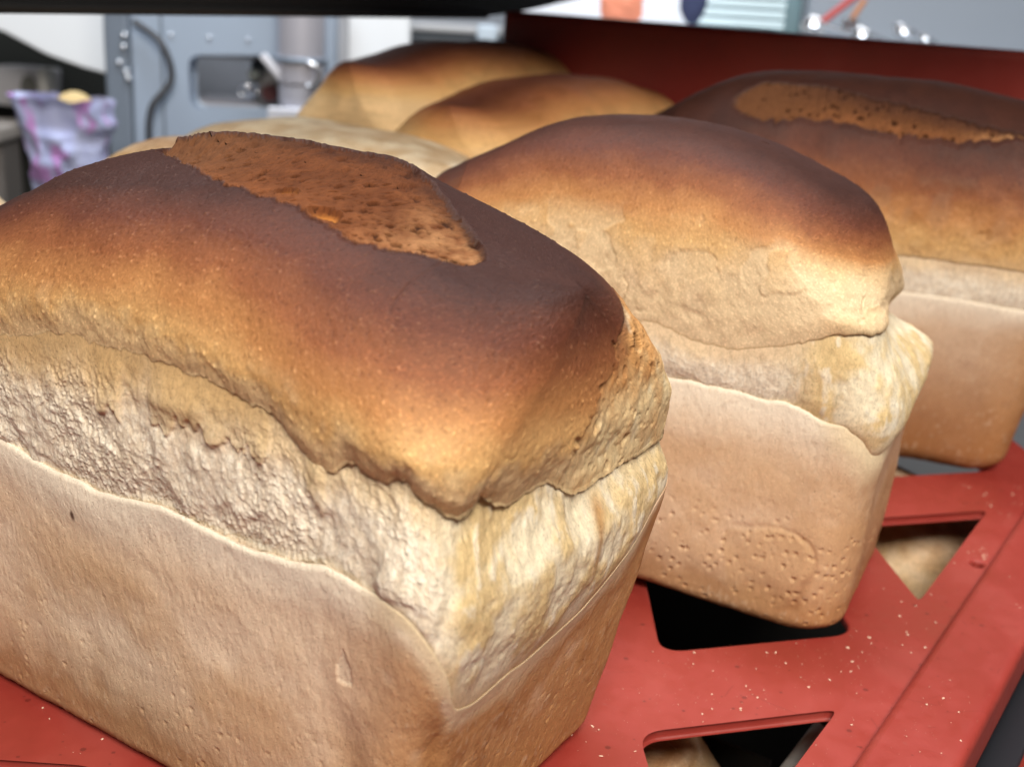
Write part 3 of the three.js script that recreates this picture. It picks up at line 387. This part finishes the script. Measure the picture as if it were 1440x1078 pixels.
// ---------- more loaves: a second column behind, and the level below ----------
const copyCurve = (P, o) => { const n = Object.assign({}, P, o); n.yb = (q) => n.yb0(q) + jag(q, n.seed, n.jagB); n.yc = (q) => n.yc0(q) + jag(q, n.seed + 9, n.jagC); return n; };
const dome = (c) => (x) => 1 - c * sstep(0.02, 0.112, Math.abs(x)) ** 1.3;
LOAVES.backTall = copyCurve(LOAVES.rear, { seed: 41.2, bake0: 0.3, at: [-0.52, -0.73], turn: Math.PI / 2 - 0.06, a: 0.125, b: 0.056, top: 0.175, slash: null, bake: 1.08, bakeEnd: 0.1, endIn: 0.006, endIn0: 0.008, hump: dome(0.14), endTaper: 0.004, yc0: () => 0.1, lip: () => 0.001 });
LOAVES.backLow = copyCurve(LOAVES.rear, { seed: 53.9, at: [-0.405, -0.664], turn: Math.PI / 2 + 0.04, a: 0.124, b: 0.055, top: 0.163, slash: null, bake0: 0.12, bake: 1.35, bakeEnd: 0.15, endIn: 0.006, endIn0: 0.01, hump: dome(0.15) });
LOAVES.paleA = copyCurve(LOAVES.rear, { seed: 61.4, at: [-0.425, -0.405], turn: 0.05, a: 0.06, b: 0.055, top: 0.138, slash: null, bake: 2.2, pale: 0.3, hump: dome(0.25) });
LOAVES.paleB = copyCurve(LOAVES.rear, { seed: 67.8, at: [-0.455, -0.508], turn: -0.04, a: 0.1, b: 0.053, top: 0.137, slash: null, bake: 2.4, pale: 0.5, hump: dome(0.22) });
LOAVES.paleC = copyCurve(LOAVES.rear, { seed: 71.1, at: [-0.49, -0.24], turn: 0.02, a: 0.085, b: 0.052, top: 0.15, slash: null, bake: 2.2, pale: 0.4, hump: dome(0.3) });
LOAVES.lowA = copyCurve(LOAVES.rear, { seed: 83.1, at: [-0.232, -0.337], turn: 0.0, a: 0.105, b: 0.044, top: 0.172, slash: null, bake: 1.9, pale: 0.2, lift: -0.183, hump: dome(0.25) });
LOAVES.lowB = copyCurve(LOAVES.rear, { seed: 89.6, at: [-0.190, -0.592], turn: 0.0, a: 0.108, b: 0.054, top: 0.178, slash: null, bake: 1.9, pale: 0.2, lift: -0.186, hump: dome(0.25) });
loaf('backTall', 'tall brown loaf lying across, farthest at the left end of the rear wall', 'tin loaves on the red tray', 0.6);
loaf('backLow', 'golden brown loaf lying across behind the smooth crowned loaf, before the rear wall', 'tin loaves on the red tray', 0.6);
loaf('paleA', 'pale loaf behind the left half of the front loaf, beside the printed bag', 'tin loaves on the red tray', 0.6);
loaf('paleB', 'pale greyish loaf whose crown shows just above the slash of the front loaf', 'tin loaves on the red tray', 0.6);
loaf('paleC', 'pale loaf cut by the left edge of the picture below the printed bag', 'tin loaves on the red tray', 0.6);
loaf('lowA', 'pale loaf on the level below, seen through the nearest cut-out of the tray', 'tin loaves on the level below', 0.6);
loaf('lowB', 'pale loaf on the level below, seen through the cut-out beside the rail rivet hole', 'tin loaves on the level below', 0.6);
// ---------- level below and rack ----------
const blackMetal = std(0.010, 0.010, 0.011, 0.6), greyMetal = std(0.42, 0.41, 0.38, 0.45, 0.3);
const tinShaded = std(0.006, 0.0055, 0.005, 0.7);  // near-black tin walls: shade under the tray put into the colour
{
  const g = thing('lower_tray', 'second red tray on the level below the bread tray', 'tray');
  mesh('floor_plate', new THREE.BoxGeometry(0.5, 0.004, 0.9).translate(-0.31, -0.224, -0.40), std(0.03, 0.012, 0.01, 0.6), g);  // floor coloured near black in place of the shade down here
  mesh('side_rail', new RoundedBoxGeometry(0.05, 0.03, 0.9, 3, 0.006).translate(-0.028, -0.085, -0.42), trayRed, g);
  for (const [x1, zc, hw, lb] of [[-0.124, -0.337, 0.05, 'grey metal bread tin on the level below, under the nearest cut-out'], [-0.080, -0.592, 0.061, 'grey metal bread tin on the level below, under the cut-out near the rivet hole']]) {
    const t = thing('bread_tin', lb, 'bread tin', 'tins on the level below'); t.position.set(x1, -0.22, zc);
    const sheet = (x0, y0, xx, yy, z0, z1) => { const L = Math.hypot(xx - x0, yy - y0), g = new THREE.BoxGeometry(0.0015, L, z1 - z0); g.rotateZ(-Math.atan2(xx - x0, yy - y0)); g.translate((x0 + xx) / 2, (y0 + yy) / 2, (z0 + z1) / 2); return g; };
    mesh('end_wall', sheet(-0.004, 0, 0.018, 0.185, -hw, hw), greyMetal, t); mesh('end_wall', sheet(-0.226, 0, -0.24, 0.12, -hw, hw), tinShaded, t);
    for (const k of [-1, 1]) mesh('side_wall', new THREE.BoxGeometry(0.24, 0.165, 0.0015).translate(-0.117, 0.0825, k * hw), tinShaded, t);
    const rim = new THREE.CylinderGeometry(0.0025, 0.0025, 2 * hw, 10); rim.rotateX(Math.PI / 2); rim.translate(0.0188, 0.186, 0); mesh('rolled_rim', rim, greyMetal, t);
  }
  const r = thing('rack_runner', 'black metal runner of the rack beside the red side rail', 'runner');
  mesh('runner_flange', new RoundedBoxGeometry(0.012, 0.003, 1.0, 2, 0.001).translate(-0.0435, -0.02, -0.42), std(0.012, 0.014, 0.018, 0.45), r);
  mesh('runner_web', new RoundedBoxGeometry(0.004, 0.03, 1.0, 2, 0.001).translate(-0.05, -0.034, -0.42), blackMetal, r);
}
{ // black tray of the level above: unseen sheet added overhead, cut to shade loaves and wall, and wire side that ends behind the rear wall
  const g = thing('wire_tray', 'black wire tray of the level above, its mesh side along the top left', 'tray');
  const sh = new THREE.Shape(); [[-0.56, 0.12], [-0.44, 0.12], [-0.43, -0.44], [-0.34, -0.54], [-0.2, -0.57], [-0.03, -0.60], [-0.03, -0.98], [-0.56, -0.98]].forEach(([x, z], i) => i ? sh.lineTo(x, z) : sh.moveTo(x, z)); const sg = new THREE.ExtrudeGeometry(sh, { depth: 0.003, bevelEnabled: false }); sg.rotateX(Math.PI / 2); sg.translate(0, 0.3265, 0); mesh('shade_sheet', sg, blackMetal, g);
  const s = new THREE.Shape(); s.moveTo(0.15, 0.1885); s.lineTo(0.795, 0.190); s.quadraticCurveTo(0.84, 0.192, 0.90, 0.2005); s.lineTo(0.99, 0.2125); s.lineTo(0.99, 0.325); s.lineTo(0.15, 0.325); s.closePath();
  const pg = new THREE.ExtrudeGeometry(s, { depth: 0.004, bevelEnabled: false, curveSegments: 8 }); pg.rotateY(Math.PI / 2); pg.translate(-0.562, 0, 0); mesh('side_sheet', pg, blackMetal, g);
  const wires = []; for (let i = 0; i < 34; i++) for (const sl of [-1, 1]) { const z = -0.17 - i * 0.026, c = new THREE.CylinderGeometry(0.0011, 0.0011, 0.15, 5); c.rotateX(sl * 1.05); c.translate(-0.555 + 0.001 * sl, 0.25, z); if (z > -0.80 + 0.0) wires.push(c); }
  const wm = mesh('wire_mesh', mergeGeometries(wires), std(0.035, 0.033, 0.028, 0.5), g); wm.userData.kind = 'stuff';
  const rim = new THREE.CylinderGeometry(0.003, 0.003, 0.66, 8); rim.rotateX(Math.PI / 2); rim.translate(-0.556, 0.1915, -0.47); mesh('rim_wire', rim, blackMetal, g);
}
// ---------- the bakery behind ----------
const place = (m, u, y, d, turn = 0) => { m.position.copy(inRoom(u, y, d)); m.rotation.y = ROOM_TURN + turn; return m; };
function panel(pts, depth, bevel = 0.003, hole = null, rad = 0.008) {   // an upright plate drawn in [u, y], front face at z = 0
  const rounded = (p, t, r) => { const n = p.length; for (let i = 0; i < n; i++) { const c = new THREE.Vector2(...p[i]), a = new THREE.Vector2(...p[(i + n - 1) % n]).sub(c), b = new THREE.Vector2(...p[(i + 1) % n]).sub(c); const ra = Math.min(r, a.length() * 0.45), rb = Math.min(r, b.length() * 0.45), s = c.clone().add(a.setLength(ra)), e = c.clone().add(b.setLength(rb)); if (i) t.lineTo(s.x, s.y); else t.moveTo(s.x, s.y); t.quadraticCurveTo(c.x, c.y, e.x, e.y); } t.closePath(); return t; };
  const s = rounded(pts, new THREE.Shape(), rad); if (hole) s.holes.push(rounded(hole, new THREE.Path(), rad * 1.4));
  const g = new THREE.ExtrudeGeometry(s, { depth: depth - 2 * bevel, bevelEnabled: true, bevelSize: bevel, bevelThickness: bevel, bevelOffset: -bevel, bevelSegments: 2, curveSegments: 6 }); g.translate(0, 0, -depth + bevel); return g;
}
const steelBlue = std(0.40, 0.48, 0.60, 0.45, 0.25), steelDark = std(0.21, 0.25, 0.31, 0.45, 0.3), white = std(0.82, 0.84, 0.87, 0.5), chrome = std(0.75, 0.76, 0.8, 0.18, 0.9), black = std(0.012, 0.012, 0.014, 0.6), brownGrey = std(0.16, 0.14, 0.125, 0.7), greyPaint = std(0.30, 0.29, 0.30, 0.6);
{ // wall
  const w = place(mesh('wall', new THREE.BoxGeometry(5, 3.2, 0.08), std(0.36, 0.38, 0.42, 0.8), scene), 0, 0.5, 2.5); w.userData.kind = 'structure';
  const f = place(mesh('floor', new THREE.BoxGeometry(5, 0.06, 4), std(0.22, 0.21, 0.2, 0.7), scene), 0, -0.98, 0.9); f.userData.kind = 'structure';
}
{ // mixer
  const g = place(thing('dough_mixer', 'pale steel blue dough machine with a square opening in its housing', 'mixer'), 0, 0, 1.3);
  mesh('housing', panel([[-0.418, -0.2], [-0.418, 0.30], [-0.205, 0.30], [-0.205, -0.2]], 0.03, 0.003, [[-0.36, 0.066], [-0.361, 0.127], [-0.262, 0.132], [-0.256, 0.07]], 0.012), steelBlue, g);
  mesh('side_strip', panel([[-0.444, -0.2], [-0.447, 0.14], [-0.442, 0.30], [-0.4195, 0.30], [-0.4195, -0.2]], 0.05, 0.004), steelDark, g);
  for (const [u, y] of [[-0.425, 0.128], [-0.423, 0.103], [-0.4215, 0.096], [-0.43, 0.112], [-0.4235, 0.14]]) mesh('bolt', new THREE.SphereGeometry(0.0035, 10, 8).translate(u, y, 0.001), chrome, g);
  mesh('inner_wall', new THREE.BoxGeometry(0.2, 0.2, 0.01).translate(-0.31, 0.09, -0.13), std(0.40, 0.40, 0.42, 0.6), g);
  mesh('inner_ledge', new RoundedBoxGeometry(0.12, 0.016, 0.08, 2, 0.004).translate(-0.31, 0.066, -0.075), std(0.5, 0.5, 0.56, 0.4, 0.3), g);
  mesh('inner_lip', new RoundedBoxGeometry(0.07, 0.007, 0.03, 2, 0.003).translate(-0.322, 0.122, -0.05), std(0.6, 0.57, 0.54, 0.35, 0.4), g);
  const k = mesh('knob', new THREE.CylinderGeometry(0.011, 0.013, 0.028, 16).translate(-0.29, 0.117, -0.045), black, g); mesh('knob_stem', new THREE.CylinderGeometry(0.006, 0.006, 0.03, 10).rotateX(1.2).translate(-0.297, 0.1, -0.045), std(0.09, 0.1, 0.09, 0.5), k);
  mesh('motor_cap', new THREE.CylinderGeometry(0.021, 0.023, 0.045, 24).translate(-0.279, 0.091, -0.055), std(0.17, 0.16, 0.155, 0.5, 0.2), g);
  mesh('red_cap', new THREE.CylinderGeometry(0.009, 0.009, 0.012, 16).rotateX(Math.PI / 2).translate(-0.277, 0.088, -0.028), std(0.10, 0.025, 0.022, 0.5), g);
  mesh('ring_clip', new THREE.TorusGeometry(0.006, 0.0018, 8, 16).translate(-0.306, 0.088, -0.03), chrome, g);
  mesh('ring_clip', new THREE.TorusGeometry(0.006, 0.0018, 8, 16).rotateY(0.6).translate(-0.297, 0.09, -0.03), chrome, g);
  mesh('seam', new THREE.BoxGeometry(0.0025, 0.5, 0.002).translate(-0.385, 0.05, 0.0005), steelDark, g);
  mesh('hose', new THREE.TubeGeometry(new THREE.CatmullRomCurve3([[-0.41, 0.155, 0.01], [-0.38, 0.135, 0.018], [-0.372, 0.10, 0.015], [-0.392, 0.07, 0.02], [-0.40, 0.02, 0.01]].map((v) => new THREE.Vector3(...v))), 40, 0.0035, 8), std(0.05, 0.05, 0.055, 0.5), g);
  for (let k = 0; k < 4; k++) mesh('rivet', new THREE.SphereGeometry(0.0022, 8, 6).translate(-0.375 + 0.04 * k, 0.143, 0.0005), chrome, g);
  mesh('handle', new THREE.TorusGeometry(0.012, 0.0025, 8, 20, Math.PI).rotateZ(-Math.PI / 2).translate(-0.225, 0.115, 0.045), chrome, g);
  mesh('column_ring', new THREE.TorusGeometry(0.0245, 0.003, 8, 28).rotateX(Math.PI / 2).translate(-0.236, 0.128, 0.02), steelDark, g);
  mesh('column', new THREE.CylinderGeometry(0.024, 0.024, 0.14, 28).translate(-0.236, 0.175, 0.02), std(0.52, 0.51, 0.57, 0.35, 0.35), g);
  mesh('column_foot', new THREE.CylinderGeometry(0.023, 0.022, 0.05, 28).translate(-0.236, 0.078, 0.02), std(0.56, 0.56, 0.63, 0.35, 0.35), g);
  mesh('brace', new RoundedBoxGeometry(0.062, 0.008, 0.008, 2, 0.002).rotateZ(-0.83).translate(-0.253, 0.108, 0.03), std(0.72, 0.72, 0.78, 0.4, 0.2), g);
  mesh('brace', new RoundedBoxGeometry(0.04, 0.014, 0.01, 2, 0.002).translate(-0.245, 0.074, 0.045), std(0.72, 0.72, 0.78, 0.4, 0.2), g);
}
{
  const c = place(mesh('chute', panel([[-0.66, 0.132], [-0.62, 0.127], [-0.569, 0.103], [-0.525, 0.09], [-0.49, 0.083], [-0.482, 0.30], [-0.66, 0.30]], 0.012, 0.002, null, 0.006), white, scene), 0, 0, 1.46); tag(c, 'white curved sheet beside the dough machine at the upper left', 'chute');
  const w = place(mesh('upright_sheet', panel([[-0.24, 0.0], [-0.24, 0.30], [-0.1425, 0.30], [-0.1415, 0.128], [-0.15, 0.0]], 0.02, 0.003, null, 0.012), white, scene), 0, 0, 1.45); tag(w, 'bright white upright sheet between the dough machine and the tall far loaf', 'sheet');
  const d = place(thing('dark_cabinet', 'black cabinet below the white curved sheet at the left', 'cabinet'), 0, 0, 1.6);
  mesh('cabinet_body', new RoundedBoxGeometry(0.24, 0.5, 0.1, 2, 0.008).translate(-0.62, -0.13, -0.06), std(0.02, 0.02, 0.016, 0.7), d);
  mesh('gear_plate', panel([[-0.71, 0.03], [-0.71, 0.072], [-0.664, 0.078], [-0.6, 0.077], [-0.605, 0.026]], 0.03, 0.003), greyPaint, d).position.z = 0.04;
  mesh('gear_hole', new THREE.CylinderGeometry(0.013, 0.013, 0.01, 20).rotateX(Math.PI / 2).scale(0.75, 1.25, 1).translate(-0.632, 0.052, 0.04), std(0.07, 0.068, 0.06, 0.7), d);
  mesh('gear_post', new RoundedBoxGeometry(0.012, 0.05, 0.03, 2, 0.003).translate(-0.607, 0.054, 0.046), std(0.36, 0.35, 0.33, 0.6), d);
  mesh('shelf_edge', new RoundedBoxGeometry(0.14, 0.018, 0.1, 2, 0.004).translate(-0.70, 0.005, 0.1), std(0.38, 0.34, 0.31, 0.6), d);
  mesh('shelf_side', new RoundedBoxGeometry(0.13, 0.12, 0.06, 2, 0.006).translate(-0.70, -0.062, 0.1), std(0.13, 0.115, 0.105, 0.7), d);
  const b = place(thing('dark_box', 'dark box with a pale lid bar left of the rear wall', 'box'), 0, 0, 1.6);
  mesh('box_body', new RoundedBoxGeometry(0.15, 0.14, 0.1, 2, 0.006).translate(-0.09, 0.076, -0.05), std(0.012, 0.016, 0.022, 0.5), b);
  mesh('lid_bar', new RoundedBoxGeometry(0.12, 0.008, 0.1, 2, 0.002).translate(-0.10, 0.153, -0.05), std(0.42, 0.42, 0.43, 0.5), b);
  mesh('lid_clip', new RoundedBoxGeometry(0.026, 0.02, 0.03, 2, 0.004).translate(-0.057, 0.152, 0.012), std(0.5, 0.58, 0.66, 0.5), b);
}
{ // printed bag with a bread in it: an open, crumpled pouch
  const W = 64, H = 40, pos = [], uv = [], idx = [], rnd = (i, j, s) => vnoise(i * 0.16, j * 0.22, s);
  for (let j = 0; j <= H; j++) for (let i = 0; i < W; i++) {
    const t = i / W * 2 * Math.PI, v = j / H, w = lerp(0.028, 0.046, v) * (1 + 0.1 * rnd(Math.cos(t) * 12, j, 2)), dp = lerp(0.02, 0.03, v) * (1 + 0.25 * rnd(Math.sin(t) * 12, j, 5));
    let x = w * Math.cos(t), z = dp * Math.sin(t), y = 0.11 * v; x += 0.002 * rnd(i * 3, j, 7); z += 0.004 * rnd(Math.cos(t) * 25, j + 9, 9);
    if (j > H - 8) { const k = (j - H + 8) / 8; x -= 0.010 * k * k * sstep(-0.5, -1, Math.cos(t)); y += 0.004 * k * rnd(i * 2, 3, 4); }
    pos.push(x, y, z); uv.push(i / W, v);
  }
  for (let j = 0; j < H; j++) for (let i = 0; i < W; i++) { const a = j * W + i, b = j * W + (i + 1) % W; idx.push(a, b + W, a + W, a, b, b + W); }
  const g = new THREE.BufferGeometry(); g.setAttribute('position', new THREE.Float32BufferAttribute(pos, 3)); g.setAttribute('uv', new THREE.Float32BufferAttribute(uv, 2)); g.setIndex(idx); g.computeVertexNormals();
  const S = 256, data = new Uint8Array(S * S * 4);
  for (let y = 0; y < S; y++) for (let x = 0; x < S; x++) { const k = (y * S + x) * 4, u = x / S, v = y / S, a = Math.cos(u * 2 * Math.PI) * 2.2, b = Math.sin(u * 2 * Math.PI) * 2.2, m = sstep(0.12, 0.3, fbm(a * 1.7, b * 1.7, v * 5, 3)), n = fbm(a * 2 + 5, b * 2, v * 3, 2); data[k] = lerp(178, 190, m) + 22 * n; data[k + 1] = lerp(184, 140, m) + 22 * n; data[k + 2] = lerp(222, 205, m) + 14 * n; data[k + 3] = 255; }
  const tx = new THREE.DataTexture(data, S, S); tx.colorSpace = THREE.SRGBColorSpace; tx.magFilter = THREE.LinearFilter; tx.minFilter = THREE.LinearFilter; tx.needsUpdate = true;
  const bm = new THREE.MeshPhysicalMaterial({ map: tx, roughness: 0.65, side: THREE.DoubleSide });
  const bag = place(mesh('plastic_bag', g, bm, scene), -0.432, -0.021, 1.15); tag(bag, 'lilac printed plastic bag with a pink pattern, standing open at the left', 'bag');
  const bun = new THREE.SphereGeometry(1, 32, 20), bp = bun.attributes.position; for (let i = 0; i < bp.count; i++) { const n = 1 + 0.08 * vnoise(bp.getX(i) * 2, bp.getY(i) * 2, bp.getZ(i) * 2); bp.setXYZ(i, bp.getX(i) * 0.023 * n, bp.getY(i) * 0.03 * n, bp.getZ(i) * 0.02 * n); } bun.computeVertexNormals();
  tag(place(mesh('bread_roll', bun, std(0.62, 0.46, 0.22, 0.8), scene), -0.424, 0.066, 1.15), 'yellowish bread roll sticking out of the printed plastic bag', 'bread roll');
}
{ // right: work table behind the rear wall
  const t = place(thing('work_table', 'dark edged steel work table behind the red rear wall at the right', 'table'), 0, 0, 1.45);
  mesh('table_top', new RoundedBoxGeometry(0.75, 0.012, 0.5, 2, 0.004).rotateZ(0.0).translate(0.46, 0.158, -0.1), std(0.30, 0.31, 0.33, 0.35, 0.6), t);
  mesh('table_edge', new RoundedBoxGeometry(0.75, 0.02, 0.012, 2, 0.003).translate(0.46, 0.152, 0.16), std(0.06, 0.06, 0.07, 0.5), t);
  const s = place(mesh('steel_sheet', panel([[0.345, 0.165], [0.342, 0.5], [0.85, 0.5], [0.85, 0.165]], 0.02, 0.003), std(0.33, 0.37, 0.43, 0.38, 0.35), scene), 0, 0, 1.6); tag(s, 'upright grey steel sheet at the top right corner', 'sheet');
  const p = place(mesh('post', new RoundedBoxGeometry(0.045, 0.5, 0.03, 2, 0.004), std(0.16, 0.25, 0.28, 0.5), scene), 0.325, 0.36, 1.66); tag(p, 'dull teal post beside the upright steel sheet', 'post');
  const st = place(thing('slatted_crate', 'pale blue slatted plastic crate behind the rear wall', 'crate'), 0.255, 0.165, 1.62);
  for (let k = 0; k < 6; k++) mesh('slat', new RoundedBoxGeometry(0.12, 0.0085, 0.06, 2, 0.002).translate(0, 0.006 + k * 0.0115, 0), std(0.62, 0.76, 0.80, 0.5), st);
  mesh('crate_back', new THREE.BoxGeometry(0.11, 0.068, 0.04).translate(0, 0.036, -0.005), std(0.42, 0.54, 0.60, 0.6), st);
  const c = place(mesh('white_cloth', new RoundedBoxGeometry(0.26, 0.02, 0.3, 3, 0.008), std(0.78, 0.79, 0.82, 0.8), scene), 0.12, 0.158, 1.62); tag(c, 'white cloth spread behind the left half of the rear wall', 'cloth');
  const bd = place(mesh('white_board', panel([[-0.02, 0.14], [-0.02, 0.45], [0.32, 0.45], [0.32, 0.14]], 0.02, 0.003), std(0.78, 0.80, 0.86, 0.6), scene), 0, 0, 1.8); tag(bd, 'white board upright behind the slatted crate', 'board');
  const lump = (name, r, sx, sy, sz, mat, u, y, d, seed) => { const g = new THREE.IcosahedronGeometry(r, 5), a = g.attributes.position; for (let i = 0; i < a.count; i++) { const x = a.getX(i) / r, yy = a.getY(i) / r, z = a.getZ(i) / r, n = 1 + 0.22 * fbm(x * 1.6 + seed, yy * 1.6, z * 1.6, 3); a.setXYZ(i, a.getX(i) * n * sx, a.getY(i) * n * sy, a.getZ(i) * n * sz); } g.computeVertexNormals(); return place(mesh(name, g, mat, scene), u, y, d); };
  tag(lump('orange_bundle', 0.024, 1.1, 1, 0.8, std(0.85, 0.30, 0.18, 0.7), 0.103, 0.198, 1.5, 2), 'soft orange bundle lying on the white cloth', 'bundle');
  tag(lump('dark_rag', 0.018, 0.9, 1.5, 0.7, std(0.03, 0.04, 0.10, 0.8), 0.187, 0.207, 1.5, 5), 'crumpled dark navy rag hanging beside the slatted crate', 'rag');
  const tl = place(thing('brush', 'brush with a red slanting handle on the table behind the rear wall', 'brush'), 0.35, 0.19, 1.5);
  mesh('handle', new THREE.CapsuleGeometry(0.0042, 0.055, 6, 12).rotateZ(-0.85).translate(0.008, 0.016, 0), std(0.45, 0.05, 0.045, 0.4), tl); mesh('bristle_head', new RoundedBoxGeometry(0.026, 0.012, 0.014, 2, 0.004).translate(-0.02, -0.006, 0), std(0.5, 0.5, 0.5, 0.7), tl);
  const sp = place(thing('scraper', 'small scraper with an orange handle near the steel sheet', 'scraper'), 0.385, 0.195, 1.52);
  mesh('handle', new THREE.CapsuleGeometry(0.0035, 0.022, 6, 10).rotateZ(-0.5).translate(0.002, 0.013, 0), std(0.5, 0.2, 0.08, 0.5), sp); mesh('blade', new RoundedBoxGeometry(0.02, 0.014, 0.002, 1, 0.0008).translate(-0.006, -0.006, 0), chrome, sp);
  const lab = ['shiny steel ladle bowl beside the red brush handle', 'shiny steel scoop in front of the scraper', 'shiny steel spoon at the foot of the steel sheet', 'small shiny steel cup rightmost on the table'];
  [[0.322, 0.19, 0.012], [0.378, 0.182, 0.012], [0.425, 0.189, 0.012], [0.452, 0.182, 0.008]].forEach(([u, y, r], i) => {
    const o = place(thing(['ladle', 'scoop', 'spoon', 'cup'][i], lab[i], ['ladle', 'scoop', 'spoon', 'cup'][i]), u, y, 1.46, 0.3 * i);
    const pts = []; for (let k = 0; k <= 10; k++) { const a = k / 10 * Math.PI / 2; pts.push(new THREE.Vector2(Math.max(0.0001, r * Math.sin(a)), -r * 0.7 * Math.cos(a))); }
    const bw = new THREE.LatheGeometry(pts, 24); bw.rotateX(0.7); const cm = chrome.clone(); cm.side = THREE.DoubleSide; mesh('bowl', bw, cm, o);
    mesh('stem', new THREE.CapsuleGeometry(0.002, 0.035, 4, 8).rotateZ(1.3).translate(0.026, -0.004, 0), chrome, o);
  });
}
ceilingLamp(inRoom(-0.1, 1.5, 0.8), inRoom(-0.05, 0.1, 1.6), 1.6, 0.4, 11.5, [0.86, 0.93, 1], 'cool white fluorescent ceiling lamp over the machines behind');
// ---------- crumbs and flour on the tray ----------
{
  let sd = 7; const rnd = () => (sd = (sd * 16807) % 2147483647) / 2147483647, list = [];
  const cr0 = new THREE.IcosahedronGeometry(1, 1), a = cr0.attributes.position; for (let i = 0; i < a.count; i++) { const n = 0.75 + 0.4 * hash3(Math.round(a.getX(i) * 50), Math.round(a.getY(i) * 50), Math.round(a.getZ(i) * 50)); a.setXYZ(i, a.getX(i) * n, a.getY(i) * n * 0.6, a.getZ(i) * n); } cr0.computeVertexNormals();
  const spots = [[-0.10, -0.39, 0.014, 70], [-0.125, -0.345, 0.022, 110], [-0.14, -0.30, 0.02, 60], [-0.082, -0.50, 0.008, 90], [-0.085, -0.56, 0.015, 120], [-0.10, -0.34, 0.03, 70], [-0.06, -0.36, 0.014, 60], [-0.058, -0.46, 0.02, 60], [-0.27, -0.178, 0.018, 20], [-0.1, -0.43, 0.02, 50], [-0.08, -0.33, 0.03, 40]];
  for (const [x, z, s, n] of spots) for (let i = 0; i < n * 1.2; i++) { const g = () => (rnd() + rnd() + rnd() - 1.5) * 1.4; list.push([x + s * g(), z + s * g() * 1.5, 0.00006 + 0.00038 * rnd() ** 9]); }
  const inside = (h, x, z) => { let c = false; for (let i = 0, j = h.length - 1; i < h.length; j = i++) if ((h[i][1] > z) !== (h[j][1] > z) && x < (h[j][0] - h[i][0]) * (z - h[i][1]) / (h[j][1] - h[i][1]) + h[i][0]) c = !c; return c; };
  const ok = list.filter(([x, z]) => (x < -0.0775 || (x > -0.068 && x < -0.048)) && !holes.some((h) => inside(h, x, z))), m = new THREE.InstancedMesh(cr0, std(0.70, 0.49, 0.36, 0.9), ok.length), M = new THREE.Matrix4(), Q = new THREE.Quaternion(), E = new THREE.Euler(), V = new THREE.Vector3(), SC = new THREE.Vector3();
  ok.forEach(([x, z, r], i) => { const y = x > -0.0755 ? 0.0051 : 0.0002; E.set(rnd() * 0.4, rnd() * 6, rnd() * 0.4); Q.setFromEuler(E); V.set(x, y, z); const el = 1 + 1.5 * rnd() ** 3; M.compose(V, Q, SC.set(r * el, r, r)); m.setMatrixAt(i, M); });
  m.name = 'bread_crumbs'; shadows(m); m.userData.kind = 'stuff'; scene.add(m); m.userData.label = 'pale bread crumbs and flour scattered over the red tray and its rail';
}
renderer.render(scene, camera);
